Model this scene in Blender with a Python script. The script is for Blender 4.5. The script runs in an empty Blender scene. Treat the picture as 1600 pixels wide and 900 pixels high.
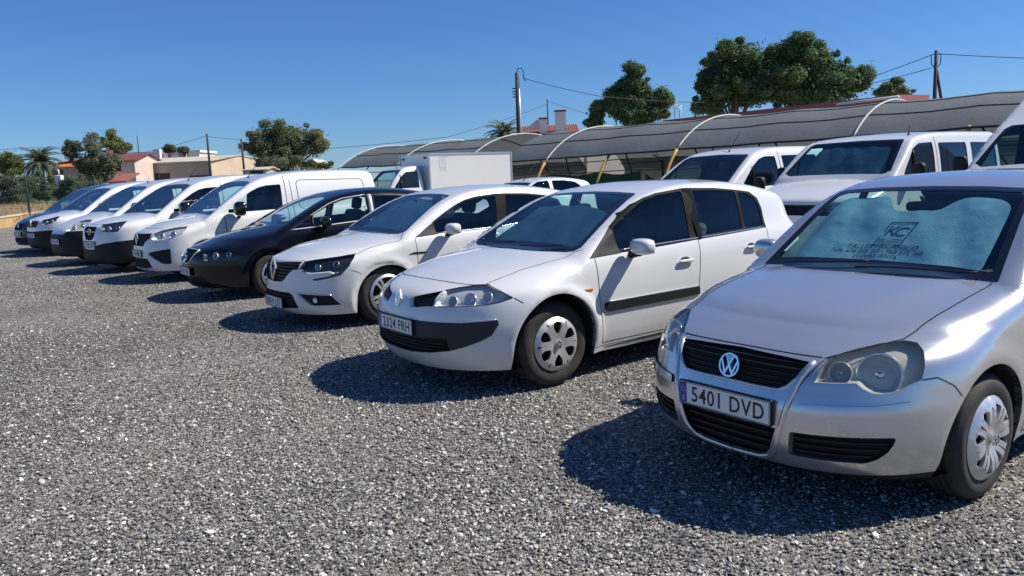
import bpy, bmesh, math, random
import numpy as np
from mathutils import Vector, Matrix
from mathutils.geometry import delaunay_2d_cdt
SC = bpy.context.scene
COL = SC.collection
# ---------------------------------------------------------------- camera
cam = bpy.data.cameras.new('camera'); cam_o = bpy.data.objects.new('camera', cam); COL.objects.link(cam_o)
PITCH, ROLL, CAMZ = .145, -.041, 1.556
cam.sensor_width = 36; cam.lens = 36*1212/1600; cam.clip_end = 3000; cam.clip_start = .05
cp, sp_, cr, sr = math.cos(PITCH), math.sin(PITCH), math.cos(ROLL), math.sin(ROLL)
Rc = Matrix(((cr, -sr, 0), (sr, cr, 0), (0, 0, 1))) @ Matrix(((1, 0, 0), (0, -sp_, -cp), (0, cp, -sp_)))  # world -> x right, y down, z forward
Rb = Matrix((Rc[0], -Rc[1], -Rc[2])).transposed()
cam_o.matrix_world = Matrix.Translation((0, 0, CAMZ)) @ Rb.to_4x4()
SC.camera = cam_o
# ---------------------------------------------------------------- sky, sun, exposure
SUN = Vector((.639, .054, .70)).normalized()
sun_el, sun_az = math.asin(SUN.z), math.atan2(SUN.x, SUN.y)
w = bpy.data.worlds.new('World'); SC.world = w; w.use_nodes = True
nt = w.node_tree; bg = nt.nodes['Background']
sky = nt.nodes.new('ShaderNodeTexSky'); sky.sky_type = 'NISHITA'; sky.sun_disc = False
sky.sun_elevation = sun_el; sky.sun_rotation = sun_az; sky.altitude = 0; sky.air_density = 1.0; sky.dust_density = 0; sky.ozone_density = 10.0
tint = nt.nodes.new('ShaderNodeMix'); tint.data_type = 'RGBA'; tint.blend_type = 'MULTIPLY'; tint.inputs[0].default_value = 1; tint.inputs[7].default_value = (.68, .87, 1.11, 1)  # the camera's white balance of that blue
nt.links.new(sky.outputs[0], tint.inputs[6]); nt.links.new(tint.outputs[2], bg.inputs[0]); bg.inputs[1].default_value = .077
sl = bpy.data.lights.new('sun', 'SUN'); sl.energy = 5.0; sl.angle = math.radians(.5); sl.color = (1, .94, .84)
so = bpy.data.objects.new('sun', sl); COL.objects.link(so); so.rotation_euler = (-SUN).to_track_quat('-Z', 'Y').to_euler()
SC.view_settings.view_transform = 'Standard'; SC.view_settings.look = 'None'; SC.view_settings.exposure = 0.36; SC.view_settings.gamma = 1
SC.cycles.max_bounces = 8; SC.cycles.transparent_max_bounces = 16
# ---------------------------------------------------------------- helpers
R_ = random.Random(7)
def mat(name, color=(.5, .5, .5), rough=.5, metal=0, coat=0, spec=.5, emit=None):
    m = bpy.data.materials.new(name); m.use_nodes = True
    b = m.node_tree.nodes['Principled BSDF']
    b.inputs['Base Color'].default_value = (*color, 1); b.inputs['Roughness'].default_value = rough; b.inputs['Metallic'].default_value = metal
    b.inputs['Coat Weight'].default_value = coat; b.inputs['Coat Roughness'].default_value = .04; b.inputs['Specular IOR Level'].default_value = spec
    return m
class NT:
    """short node-building helper"""
    def __init__(s, m): s.m = m; s.t = m.node_tree; s.b = s.t.nodes.get('Principled BSDF'); s.out = s.t.nodes.get('Material Output')
    def n(s, typ, ins={}, **kw):
        nd = s.t.nodes.new('ShaderNode'+typ)
        for k, v in kw.items(): setattr(nd, k, v)
        for k, v in ins.items(): s.put(nd.inputs[k], v)
        return nd
    def put(s, sock, v):
        if isinstance(v, bpy.types.NodeSocket): s.t.links.new(v, sock)
        elif isinstance(v, bpy.types.Node): s.t.links.new(v.outputs[0], sock)
        else: sock.default_value = v
    def set(s, **kw):
        for k, v in kw.items(): s.put(s.b.inputs[k.replace('_', ' ')], v)
    def obj(s): return s.n('TexCoord').outputs['Object']
    def noise(s, scale, detail=4, rough=.55, vec=None):
        return s.n('TexNoise', {'Scale': scale, 'Detail': detail, 'Roughness': rough, 'Vector': vec if vec is not None else s.obj()}).outputs['Fac']
    def ramp(s, fac, stops):
        r = s.n('ValToRGB', {'Fac': fac}); e = r.color_ramp.elements
        while len(e) < len(stops): e.new(.5)
        for i, (p, c) in enumerate(stops):
            e[i].position = p; e[i].color = (*c, 1) if len(c) == 3 else c
        return r.outputs['Color']
    def mix(s, f, a, b, mode='MIX'):
        r = s.n('Mix', data_type='RGBA', blend_type=mode)
        s.put(r.inputs[0], f); s.put(r.inputs[6], a if not isinstance(a, tuple) or len(a) == 4 else (*a, 1)); s.put(r.inputs[7], b if not isinstance(b, tuple) or len(b) == 4 else (*b, 1))
        return r.outputs[2]
    def math(s, op, a, b=0., clamp=False):
        r = s.n('Math', operation=op, use_clamp=clamp); s.put(r.inputs[0], a); s.put(r.inputs[1], b); return r.outputs[0]
    def bump(s, h, strength=.3, dist=.01):
        r = s.n('Bump', {'Height': h, 'Strength': strength, 'Distance': dist}); s.put(s.b.inputs['Normal'], r); return r
class MB:
    """collects geometry and links it as ONE mesh object"""
    def __init__(s): s.v = []; s.f = []; s.m = []; s.n = []; s.nv = 0; s.sm = []; s.cn = False
    def add(s, V, F, m=0, N=None, smooth=True):
        V = np.asarray(V, float).reshape(-1, 3); s.v.append(V)
        if N is None: s.n.append(np.zeros_like(V))
        else: s.n.append(np.asarray(N)); s.cn = True
        o = s.nv
        for q in F: s.f.append(tuple(int(i)+o for i in q))
        k = len(F); s.m += [m]*k; s.sm += [smooth]*k; s.nv += len(V); return s
    def box(s, c, d, m=0, rot=None, bev=0):
        c = np.array(c, float); d = np.array(d, float)/2
        if bev > 0:
            bm = bmesh.new(); bmesh.ops.create_cube(bm, size=2)
            for v in bm.verts: v.co = Vector((v.co.x*d[0], v.co.y*d[1], v.co.z*d[2]))
            bmesh.ops.bevel(bm, geom=bm.edges[:], offset=bev, segments=2, affect='EDGES', profile=.5)
            bm.verts.index_update(); V = np.array([v.co[:] for v in bm.verts]); F = [[v.index for v in f.verts] for f in bm.faces]; bm.free()
        else:
            V = np.array([(x, y, z) for x in (-1, 1) for y in (-1, 1) for z in (-1, 1)], float)*d
            F = [(0, 1, 3, 2), (4, 6, 7, 5), (0, 4, 5, 1), (2, 3, 7, 6), (0, 2, 6, 4), (1, 5, 7, 3)]
        if rot is not None: V = V @ np.array(rot.to_3x3()).T
        return s.add(V+c, F, m, smooth=False)
    def tube(s, P, r, m=0, seg=8, cap=True, closed=False):
        P = [Vector(p) for p in P]; n = len(P); rs = r if hasattr(r, '__len__') else [r]*n
        V = []; prev = None
        for i, p in enumerate(P):
            a, b = (P[i-1], P[(i+1) % n]) if closed else (P[max(i-1, 0)], P[min(i+1, n-1)])
            t = (b-a).normalized()
            if prev is None: u = t.orthogonal().normalized()
            else: u = (prev-t*prev.dot(t)).normalized()
            prev = u; q = t.cross(u)
            for k in range(seg):
                an = 2*math.pi*k/seg; V.append(p+(u*math.cos(an)+q*math.sin(an))*rs[i])
        F = []
        for i in range(n if closed else n-1):
            j = (i+1) % n
            for k in range(seg):
                F.append((i*seg+k, i*seg+(k+1) % seg, j*seg+(k+1) % seg, j*seg+k))
        if cap and not closed: F.append(tuple(range(seg-1, -1, -1))); F.append(tuple((n-1)*seg+k for k in range(seg)))
        return s.add([v[:] for v in V], F, m)
    def lathe(s, prof, m=0, seg=32, M=None, arc=2*math.pi):
        """prof: (radius, height along local y)"""
        V = []; F = []; n = len(prof); full = abs(arc-2*math.pi) < 1e-6
        for k in range(seg if full else seg+1):
            a = arc*k/seg
            for (r, h) in prof: V.append((r*math.cos(a), h, r*math.sin(a)))
        for k in range(seg):
            k2 = (k+1) % seg if full else k+1
            for i in range(n-1): F.append((k*n+i, k*n+i+1, k2*n+i+1, k2*n+i))
        V = np.array(V)
        if M is not None: V = V @ np.array(M.to_3x3()).T + np.array(M.translation)
        return s.add(V, F, m)
    def prism(s, poly, h0, h1, M, m=0, smooth=False):
        """2-D polygon (x,y) extruded along local z from h0 to h1, placed by matrix M"""
        n = len(poly); V = [(p[0], p[1], h0) for p in poly]+[(p[0], p[1], h1) for p in poly]
        F = [tuple(range(n-1, -1, -1)), tuple(range(n, 2*n))]+[(i, (i+1) % n, n+(i+1) % n, n+i) for i in range(n)]
        V = np.array(V) @ np.array(M.to_3x3()).T + np.array(M.translation)
        return s.add(V, F, m, smooth=smooth)
    def build(s, name, mats, parent=None, loc=None):
        me = bpy.data.meshes.new(name)
        V = np.concatenate(s.v) if s.v else np.zeros((0, 3))
        me.from_pydata(V.tolist(), [], s.f)
        for m_ in (mats if isinstance(mats, (list, tuple)) else [mats]): me.materials.append(m_)
        me.polygons.foreach_set('material_index', s.m); me.polygons.foreach_set('use_smooth', s.sm)
        if s.cn: me.normals_split_custom_set_from_vertices(np.concatenate(s.n).tolist())
        me.update()
        o = bpy.data.objects.new(name, me); COL.objects.link(o)
        if parent is not None: o.parent = parent
        if loc is not None: o.location = loc
        return o
def tag(o, label=None, cat=None, group=None, kind=None):
    if label: o['label'] = label
    if cat: o['category'] = cat
    if group: o['group'] = group
    if kind: o['kind'] = kind
    return o
def empty(name, label, cat, loc=(0, 0, 0), rz=0, group=None):
    o = bpy.data.objects.new(name, None); COL.objects.link(o); o.empty_display_size = .2
    o.location = loc; o.rotation_euler = (0, 0, rz); return tag(o, label, cat, group)
def frame(p, n, up=(0, 0, 1)):
    """matrix whose z looks along n at p, y close to up"""
    z = Vector(n).normalized(); x = Vector(up).cross(z).normalized(); y = z.cross(x)
    return Matrix(((x.x, y.x, z.x, p[0]), (x.y, y.y, z.y, p[1]), (x.z, y.z, z.z, p[2]), (0, 0, 0, 1)))
_fonts = {}
def text_geo(txt, size=1.0, extrude=0.0, sx=1.0, align='CENTER', space=1.0, bold=0.0):
    """vertices and faces of a line of text (x right, y up), centred"""
    key = (txt, size, extrude, sx, align, space, bold)
    if key in _fonts: return _fonts[key]
    cu = bpy.data.curves.new('t', 'FONT'); cu.body = txt; cu.size = size; cu.extrude = extrude; cu.align_x = align; cu.align_y = 'CENTER'; cu.resolution_u = 3; cu.offset = bold; cu.space_character = space
    o = bpy.data.objects.new('t', cu); COL.objects.link(o)
    dg = bpy.context.evaluated_depsgraph_get(); me = o.evaluated_get(dg).to_mesh()
    V = np.array([v.co[:] for v in me.vertices]); F = [tuple(p.vertices) for p in me.polygons]
    o.evaluated_get(dg).to_mesh_clear(); bpy.data.objects.remove(o); bpy.data.curves.remove(cu)
    if len(V): V[:, 0] *= sx
    _fonts[key] = (V, F); return V, F
def place(V, M): return np.asarray(V) @ np.array(M.to_3x3()).T + np.array(M.translation)
# ---------------------------------------------------------------- car surfaces
# A car body is the smooth intersection of a side, a nose, a tail and a top surface, each given by
# profile curves in car space (x forward with 0 at the number plate, y to the car's left, z up).
def table(pts, sig=0.0, n=2400):
    p = np.array(sorted(pts), float); x, y = p[:, 0], p[:, 1]
    h = np.diff(x); d = np.diff(y)/h; m = np.zeros(len(x)); m[0], m[-1] = d[0], d[-1]
    for i in range(1, len(x)-1):
        if d[i-1]*d[i] > 0:
            w1, w2 = 2*h[i]+h[i-1], h[i]+2*h[i-1]; m[i] = (w1+w2)/(w1/d[i-1]+w2/d[i])
    X = np.linspace(x[0], x[-1], n); k = np.clip(np.searchsorted(x, X)-1, 0, len(h)-1)
    t = (X-x[k])/h[k]
    Y = ((1+2*t)*(1-t)**2*y[k]+t*(1-t)**2*h[k]*m[k]+t*t*(3-2*t)*y[k+1]+t*t*(t-1)*h[k]*m[k+1])
    if sig > 0:
        s = sig/(X[1]-X[0]); r = int(3*s)+1; ker = np.exp(-.5*(np.arange(-r, r+1)/s)**2); ker /= ker.sum()
        pad = np.concatenate([Y[0]+(Y[1]-Y[0])*np.arange(-r, 0), Y, Y[-1]+(Y[-1]-Y[-2])*np.arange(1, r+1)])
        Y = np.convolve(pad, ker, 'valid')
    g = np.gradient(Y, X)
    def ev(q, grad=False):
        if grad: return np.interp(q, X, Y), np.interp(q, X, g)
        v = np.interp(q, X, Y)
        return v + np.where(q < X[0], (q-X[0])*g[0], 0) + np.where(q > X[-1], (q-X[-1])*g[-1], 0)
    return ev
def smax(a, b, r):
    h = np.maximum(r-np.abs(a-b), 0)
    return np.maximum(a, b) + h*h/(4*r)
class Surface:
    def __init__(s, sp):
        s.sp = sp; s.hw = sp['hw']; s.L = sp['L']
        s.hood = table(sp['hood'], sp.get('hood_s', .04)); s.cab = table(sp['cab'], sp.get('cab_s', .05))
        s.nose = table(sp['nose'], sp.get('nose_s', .02)); s.tail = table(sp['tail'], .03)
        s.side = table(sp['side'], .012); s.plan = table(sp['plan'], .06)
        s.rt = table(sp['rt']); s.zbot = sp.get('zbot', .2)
        s.xf = sp.get('xf', -.75); s.xr = sp.get('xr', -(s.L-.75)); s.z1 = sp.get('z1', .66)
        s.rf, s.rr = .85, .85
        s.sA = s.rf*math.pi/2; s.sB = s.sA + (s.xf-s.xr); s.sC = s.sB + s.rr*math.pi/2
        s.tA = s.z1-s.zbot; s.tR = sp.get('tR', .85); s.tB = s.tA + s.tR*math.pi/2
    def f(s, P):
        sp = s.sp; x, y, z = P[..., 0], np.abs(P[..., 1]), P[..., 2]; hw = s.hw
        yy = y/hw
        q = z-(sp['belt'][0]+sp['belt'][1]*x)
        off = s.side(q)+s.plan(x)
        for (xc, zc, ra, amp) in sp.get('flare', ()):
            d = np.hypot(x-xc, z-zc); off = off - amp*np.exp(-((d-ra)/.035)**2*np.where(d > ra, .35, 1.2))
        for (zl, zs, x0, x1, amp, w) in sp.get('crease', ()):   # a pressed line along the flank
            e = z-(zl+zs*x); off = off - amp*np.exp(-(e/w)**2)*np.clip((x-x0)/.15, 0, 1)*np.clip((x1-x)/.15, 0, 1)
        side = (y-hw+off)/1.06
        xn, gn = s.nose(z, True)
        fr = (x-(xn-sp['nb']*np.minimum(yy, 1.3)**sp['np']))/np.sqrt(1+np.clip(gn, -2, 2)**2)
        for (y0, z0, ry, rz, amp) in sp.get('bump', ()):         # soft swells and hollows of the nose
            fr = fr - amp*np.exp(-((y-y0)/ry)**2-((z-z0)/rz)**2)
        xt = s.tail(z)
        re = xt+sp['tb']*np.minimum(yy, 1.3)**sp['tp']-x
        hz, hg = s.hood(x, True); cx = x+sp['kws']*y*y*np.clip((sp['cabx']-x)/-.3*-1+1, 0, 1)
        cz, cg = s.cab(cx, True)
        hz = hz-sp['hc']*yy**sp.get('hp', 2.4)
        for (ya, yb_, w, amp, x0, x1) in sp.get('ridge', ()):    # raised ribs on the bonnet
            u = np.clip((x-x0)/(x1-x0), 0, 1); yr = ya+(yb_-ya)*u
            hz = hz+amp*(1/(1+np.exp(-(yr-y)/w)))*np.clip(u*6, 0, 1)
        cz = cz-sp['cc']*yy**2.3
        tz = smax(hz, cz, .02); sl = np.where(hz > cz, hg, cg)
        tp = (z-tz)/np.sqrt(1+np.clip(sl, -1.5, 1.5)**2)
        g = smax(side, fr, sp.get('r_fs', .12)); g = smax(g, re, sp.get('r_rs', .12))
        return smax(g, tp, s.rt(x))
    def ray(s, S, T):
        """origin and direction of the ray for surface coordinates (S, T)"""
        S = np.asarray(S, float); T = np.asarray(T, float)
        a = np.where(S < s.sA, S/s.rf, np.where(S > s.sB, math.pi/2+(S-s.sB)/s.rr, math.pi/2))
        ox = np.where(S < s.sA, s.xf, np.where(S > s.sB, s.xr, s.xf-(S-s.sA)))
        e = np.clip((T-s.tA)/s.tR, 0, math.pi/2); oz = np.where(T < s.tA, s.zbot+T, s.z1)
        o = np.stack([ox, 0*ox, oz], -1)
        d = np.stack([np.cos(a)*np.cos(e), np.sin(a)*np.cos(e), np.sin(e)], -1)
        d[..., 1] = np.where(S >= s.sC-1e-9, 0, d[..., 1])
        return o, d
    def solve(s, o, d, far=2.6, n=26):
        lo = np.zeros(o.shape[0]); hi = np.full(o.shape[0], far)
        for _ in range(n):
            m = .5*(lo+hi); ins = s.f(o+d*m[:, None]) < 0
            lo = np.where(ins, m, lo); hi = np.where(ins, hi, m)
        return o+d*(.5*(lo+hi))[:, None]
    def at(s, S, T):
        o, d = s.ray(S, T); return s.solve(o, d)
    def st(s, P):
        x, y, z = P[..., 0], np.maximum(P[..., 1], 0), P[..., 2]
        ef, er = x-s.xf, s.xr-x
        a = np.where(ef > 0, np.arctan2(y, ef), np.where(er > 0, math.pi/2+np.arctan2(er, y), math.pi/2))
        S = np.where(ef > 0, a*s.rf, np.where(er > 0, s.sB+(a-math.pi/2)*s.rr, s.sA-ef))
        rho = np.hypot(y, np.maximum(np.maximum(ef, er), 0))
        T = np.where(z < s.z1, z-s.zbot, s.tA+np.arctan2(np.maximum(z-s.z1, 0), rho)*s.tR)
        return np.stack([np.clip(S, 0, s.sC), np.clip(T, 0, s.tB)], -1)
    def normal(s, P, e=.005):
        n = np.stack([s.f(P+np.eye(3)[k]*e)-s.f(P-np.eye(3)[k]*e) for k in range(3)], -1)
        return n/np.maximum(np.linalg.norm(n, axis=-1, keepdims=True), 1e-9)
    def march(s, o, d, t0=0., t1=6., st=.02):
        """first surface point along each ray (o, d); nearest approach if it misses"""
        o = np.atleast_2d(o).astype(float); d = np.atleast_2d(d).astype(float); out = np.zeros_like(o)
        ts = np.arange(t0, t1, st)
        for i in range(0, len(o), 150):
            oo, dd = o[i:i+150, None], d[i:i+150, None]; v = s.f(oo+dd*ts[None, :, None]); k = np.argmax(v < 0, 1); hit = v.min(1) < 0
            b = np.where(hit, ts[k], ts[np.argmin(v, 1)]); a = np.where(hit, ts[np.maximum(k-1, 0)], b)
            for _ in range(14):
                m = .5*(a+b); ins = s.f(oo[:, 0]+dd[:, 0]*m[:, None]) < 0; b = np.where(ins, m, b); a = np.where(ins, a, m)
            out[i:i+150] = oo[:, 0]+dd[:, 0]*b[:, None]
        return out
    def view(s, view, pts):
        """points on the surface under 2-D points of a view: 'side' (x,z), 'front' (y,z), 'rear' (y,z), 'top' (x,y), a number = degrees from the nose (h,z), '3' = already in space"""
        p = np.array(pts, float)
        if view == '3': return p
        n = len(p); Z = np.zeros(n)
        if view == 'side': o = np.stack([p[:, 0], Z+3, p[:, 1]], -1); d = (0, -1, 0)
        elif view == 'front': o = np.stack([Z+1.5, p[:, 0], p[:, 1]], -1); d = (-1, 0, 0)
        elif view == 'rear': o = np.stack([Z-s.L-1.5, p[:, 0], p[:, 1]], -1); d = (1, 0, 0)
        elif view == 'top': o = np.stack([p[:, 0], p[:, 1], Z+4], -1); d = (0, 0, -1)
        else:
            a = math.radians(view); E = np.array([-math.sin(a), math.cos(a), 0]); D = np.array([math.cos(a), math.sin(a), 0])
            o = p[:, :1]*E+p[:, 1:2]*np.array([0, 0, 1])+D*2.5; d = -D
        return s.march(o, np.tile(np.array(d, float), (n, 1)))
def densify(P, step=.02, closed=True):
    P = np.array(P, float); out = []
    n = len(P); m = n if closed else n-1
    for i in range(m):
        a, b = P[i], P[(i+1) % n]; k = max(1, int(np.linalg.norm(b-a)/step+.5))
        for j in range(k): out.append(a+(b-a)*j/k)
    if not closed: out.append(P[-1])
    return np.array(out)
def rounded(pts, r, seg=5):
    """2-D polygon with its corners rounded; a point (x, y, r) has its own radius"""
    out = []; n = len(pts)
    for i in range(n):
        p = np.array(pts[i][:2], float); a = np.array(pts[i-1][:2], float); b = np.array(pts[(i+1) % n][:2], float)
        rr = pts[i][2] if len(pts[i]) > 2 else r
        la, lb = np.linalg.norm(a-p), np.linalg.norm(b-p)
        k = min(rr, .45*la, .45*lb)
        if k < 1e-4: out.append(tuple(p)); continue
        p0, p1 = p+(a-p)/la*k, p+(b-p)/lb*k
        for j in range(seg+1):
            t = j/seg; out.append(tuple((1-t)**2*p0+2*t*(1-t)*p+t*t*p1))
    return out
def inpoly(x, y, poly):
    poly = np.asarray(poly); r = np.zeros(x.shape, bool); j = len(poly)-1
    for i in range(len(poly)):
        xi, yi = poly[i]; xj, yj = poly[j]
        c = ((yi > y) != (yj > y))
        if yi != yj: r ^= c & (x < (xj-xi)*(y-yi)/(yj-yi)+xi)
        j = i
    return r
# ---------------------------------------------------------------- materials
def paint(name, color, metal=0, rough=.3, dirt=.25, dirtcol=(.30, .26, .20), coat=1.0, spec=.5):
    m = mat(name, color, rough, metal, coat=coat, spec=spec); t = NT(m)
    g = t.n('NewGeometry'); ob = t.obj()
    sep = t.n('SeparateXYZ', {0: ob})
    n1 = t.noise(3.0, 6, .65, ob); n2 = t.noise(38, 3, .6, ob)
    low = t.n('MapRange', {'Value': sep.outputs[2], 'From Min': .55, 'From Max': .18, 'To Min': 0., 'To Max': 1.}).outputs[0]
    d = t.math('MULTIPLY', t.math('MULTIPLY', low, n1), dirt*2.2, True)
    film = t.math('MULTIPLY', t.math('SUBTRACT', t.math('ADD', t.math('MULTIPLY', n1, .75), t.math('MULTIPLY', n2, .35)), .42, True), dirt*.55, True)
    c = t.mix(t.math('ADD', d, film, True), (*color, 1), (*dirtcol, 1))
    c = t.mix(g.outputs['Backfacing'], c, (.09, .09, .088, 1))
    t.set(Base_Color=c, Roughness=t.math('ADD', t.math('MULTIPLY', n1, .08), rough), Coat_Roughness=t.math('MULTIPLY', n1, .04))
    t.set(Coat_Weight=t.math('MULTIPLY', t.math('SUBTRACT', 1., g.outputs['Backfacing']), coat), Metallic=t.math('MULTIPLY', t.math('SUBTRACT', 1., g.outputs['Backfacing']), metal))
    return m
def glass(name, tint, refl=.06, rough=0.0):
    m = bpy.data.materials.new(name); m.use_nodes = True; t = NT(m); t.t.nodes.remove(t.b)
    tr = t.n('BsdfTransparent', {'Color': (*tint, 1)}); gl = t.n('BsdfGlossy', {'Color': (1, 1, 1, 1), 'Roughness': rough})
    fa = t.n('LayerWeight', {'Blend': .5}).outputs['Facing']; f = t.math('ADD', t.math('MULTIPLY', t.math('POWER', fa, 4.5), .95-refl), refl, True)
    mx = t.n('MixShader', {0: f, 1: tr, 2: gl}); t.t.links.new(mx.outputs[0], t.out.inputs[0]); return m
M = {}
M['white'] = paint('white_paint', (.70, .705, .695), 0, .30, .14)
M['white_b'] = paint('white_paint_cool', (.68, .69, .685), 0, .30, .16)
M['silver'] = paint('silver_paint', (.62, .63, .645), .72, .22, .10)
M['black'] = paint('black_paint', (.003, .004, .008), 0, .3, .0, coat=.7, spec=.1)
M['dark_blue'] = paint('dark_paint', (.008, .009, .013), 0, .3, .01, coat=.7, spec=.2)
M['glass'] = glass('window_glass', (.76, .88, .86), .05)
M['privacy'] = glass('dark_window_glass', (.06, .08, .09), .05)
M['wind'] = glass('windscreen_glass', (.62, .88, .90), .06)
M['lens'] = glass('lamp_lens', (.94, .95, .95), .04)
M['lens_old'] = glass('hazed_lamp_lens', (.92, .92, .86), .05, .02)
M['plastic'] = mat('dark_plastic', (.010, .011, .013), .6, spec=.3)
M['plastic_grey'] = mat('grey_plastic', (.028, .031, .036), .55, spec=.35)
M['gloss'] = mat('gloss_black', (.008, .008, .009), .12, coat=.5)
M['under'] = mat('underbody_black', (.008, .008, .008), .9)
M['gap'] = mat('gap_black', (.006, .006, .007), .7, spec=.15)
M['chrome'] = mat('chrome', (.78, .79, .8), .12, 1)
M['alu'] = mat('wheel_silver', (.62, .63, .65), .33, .7)
M['alu_dull'] = mat('wheel_silver_dull', (.50, .50, .49), .42, .55)
M['steel'] = mat('dark_steel', (.03, .03, .032), .6, .5)
M['seat'] = mat('seat_cloth', (.06, .062, .066), .9)
M['dash'] = mat('dashboard_plastic', (.035, .035, .037), .75)
M['reflector'] = mat('lamp_reflector', (.75, .77, .8), .18, .95)
M['lamp_grey'] = mat('lamp_inside_grey', (.62, .64, .66), .32, .35)
M['lamp_mid'] = mat('lamp_inside_mid', (.58, .58, .56), .3, .3)
M['lamp_dark'] = mat('lamp_inside_dark', (.03, .032, .036), .35, .3)
M['amber'] = mat('amber_lens', (.6, .2, .02), .3)
M['red'] = mat('red_lens', (.35, .01, .01), .2, coat=1)
M['plate'] = mat('plate_white', (.78, .78, .76), .4)
M['plate_blue'] = mat('plate_blue', (.02, .06, .36), .4)
M['ink'] = mat('plate_ink', (.012, .012, .014), .5)
M['trim'] = mat('black_trim', (.009, .010, .011), .45, spec=.3)
m = mat('tyre_rubber', (.022, .022, .023), .78); t = NT(m)
n = t.noise(9, 5, .6); t.set(Base_Color=t.ramp(n, [(.3, (.014, .014, .014)), (.75, (.045, .042, .038))])); M['tyre'] = m
m = mat('sunshade_foil', (.54, .64, .66), .36, .5); t = NT(m); ob = t.obj()
v1 = t.n('TexVoronoi', {'Vector': ob, 'Scale': 75.}); b = t.bump(v1.outputs['Distance'], .30, .003)
b2 = t.n('Bump', {'Height': t.noise(4., 2, .5, ob), 'Strength': .5, 'Distance': .06}); t.put(b.inputs['Normal'], b2); M['foil'] = m
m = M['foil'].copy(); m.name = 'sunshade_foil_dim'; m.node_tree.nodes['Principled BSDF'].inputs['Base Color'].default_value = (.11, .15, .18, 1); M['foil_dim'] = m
M['foil_ink'] = mat('foil_print_blue', (.012, .03, .09), .6)
# ---------------------------------------------------------------- turning a surface into panels
def cells(p, h): return set(map(tuple, np.floor(p/h).astype(int)))
class Skin:
    """half body (y >= 0) triangulated so that every region outline is an edge"""
    def __init__(s, surf, regs, res=.03, step=.015):
        s.surf = surf; pts = []; edges = []; polys = []
        for g in regs:
            p2 = g['p']
            if g.get('r'): p2 = rounded(p2, g['r'])
            if g['v'] == 'side': p2 = [(a, max(b, surf.zbot)) for a, b in p2]
            p3 = surf.view(g['v'], densify(p2, step))
            p3[:, 1] = np.maximum(p3[:, 1], 0); q = surf.st(p3)
            if g.get('k') == 'mid': q[p3[:, 1] < .004, 0] = np.where(q[p3[:, 1] < .004, 1] < surf.tB-.05, 0, q[p3[:, 1] < .004, 0])
            keep = [0]
            for i in range(1, len(q)):
                if np.linalg.norm(q[i]-q[keep[-1]]) > .0035: keep.append(i)
            if np.linalg.norm(q[keep[-1]]-q[0]) < .0035: keep.pop()
            q = q[keep]; polys.append(q); b = len(pts)
            pts += [tuple(x) for x in q]; edges += [(b+i, b+(i+1) % len(q)) for i in range(len(q))]
        Sx = np.concatenate([np.linspace(0, surf.sA, int(surf.sA/res)+1)[:-1], np.linspace(surf.sA, surf.sB, int((surf.sB-surf.sA)/res)+1)[:-1], np.linspace(surf.sB, surf.sC, int((surf.sC-surf.sB)/res*.8)+1)])
        Tx = np.concatenate([np.linspace(0, surf.tA, int(surf.tA/res)+1)[:-1], np.linspace(surf.tA, surf.tB, int((surf.tB-surf.tA)/res)+1)])
        G = np.stack(np.meshgrid(Sx, Tx, indexing='ij'), -1).reshape(-1, 2)
        h = res*.45; occ = set()
        for c in (cells(np.array(pts), h) if pts else ()):
            for dx in (-1, 0, 1):
                for dy in (-1, 0, 1): occ.add((c[0]+dx, c[1]+dy))
        bd = (G[:, 0] < 1e-9) | (G[:, 0] > surf.sC-1e-9) | (G[:, 1] < 1e-9) | (G[:, 1] > surf.tB-1e-9)
        gc = np.floor(G/h).astype(int)
        ok = np.array([b or (tuple(c) not in occ) for b, c in zip(bd, gc)])
        allp = pts+[tuple(x) for x in G[ok]]
        vs, _, fs, *_ = delaunay_2d_cdt([Vector(p) for p in allp], edges, [], 0, 1e-6)
        st = np.array([v[:] for v in vs]); tri = np.array(fs, int)
        # drop slivers on the hull
        a, b, c = st[tri[:, 0]], st[tri[:, 1]], st[tri[:, 2]]
        ar = (b[:, 0]-a[:, 0])*(c[:, 1]-a[:, 1])-(b[:, 1]-a[:, 1])*(c[:, 0]-a[:, 0])
        tri = tri[np.abs(ar) > 1e-9]
        st[:, 0] = np.clip(st[:, 0], 0, surf.sC); st[:, 1] = np.clip(st[:, 1], 0, surf.tB)
        s.V = surf.at(st[:, 0], st[:, 1])
        edge = (st[:, 0] < 1e-7) | (st[:, 0] > surf.sC-1e-7) | (st[:, 1] > surf.tB-1e-7)
        s.V[edge, 1] = 0
        s.N = surf.normal(s.V); s.N[edge, 1] = 0
        cen = st[tri].mean(1); s.reg = np.full(len(tri), -1)
        for i in range(len(polys)-1, -1, -1):
            s.reg[inpoly(cen[:, 0], cen[:, 1], polys[i])] = i
        P = s.V[tri]; nn = np.cross(P[:, 1]-P[:, 0], P[:, 2]-P[:, 0])
        fl = (nn*s.N[tri].mean(1)).sum(1) < 0
        tri[fl] = tri[fl][:, ::-1]; s.tri = tri
    def sub(s, i):
        t = s.tri[s.reg == i]
        if len(t) == 0: return np.zeros((0, 3)), np.zeros((0, 3), int), np.zeros((0, 3))
        u, inv = np.unique(t, return_inverse=True)
        return s.V[u], inv.reshape(-1, 3), s.N[u]
def mir(V, F, N): 
    return V*[1, -1, 1], F[:, ::-1], N*[1, -1, 1]
def rim_edges(F):
    e = {}
    for t in F:
        for a, b in ((t[0], t[1]), (t[1], t[2]), (t[2], t[0])): e[(a, b)] = 1
    return [(a, b) for (a, b) in e if (b, a) not in e]
def sides(V, F, N, both):
    """half geometry -> both halves"""
    return [(V, F, N)]+([mir(V, F, N)] if both else [])
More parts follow.
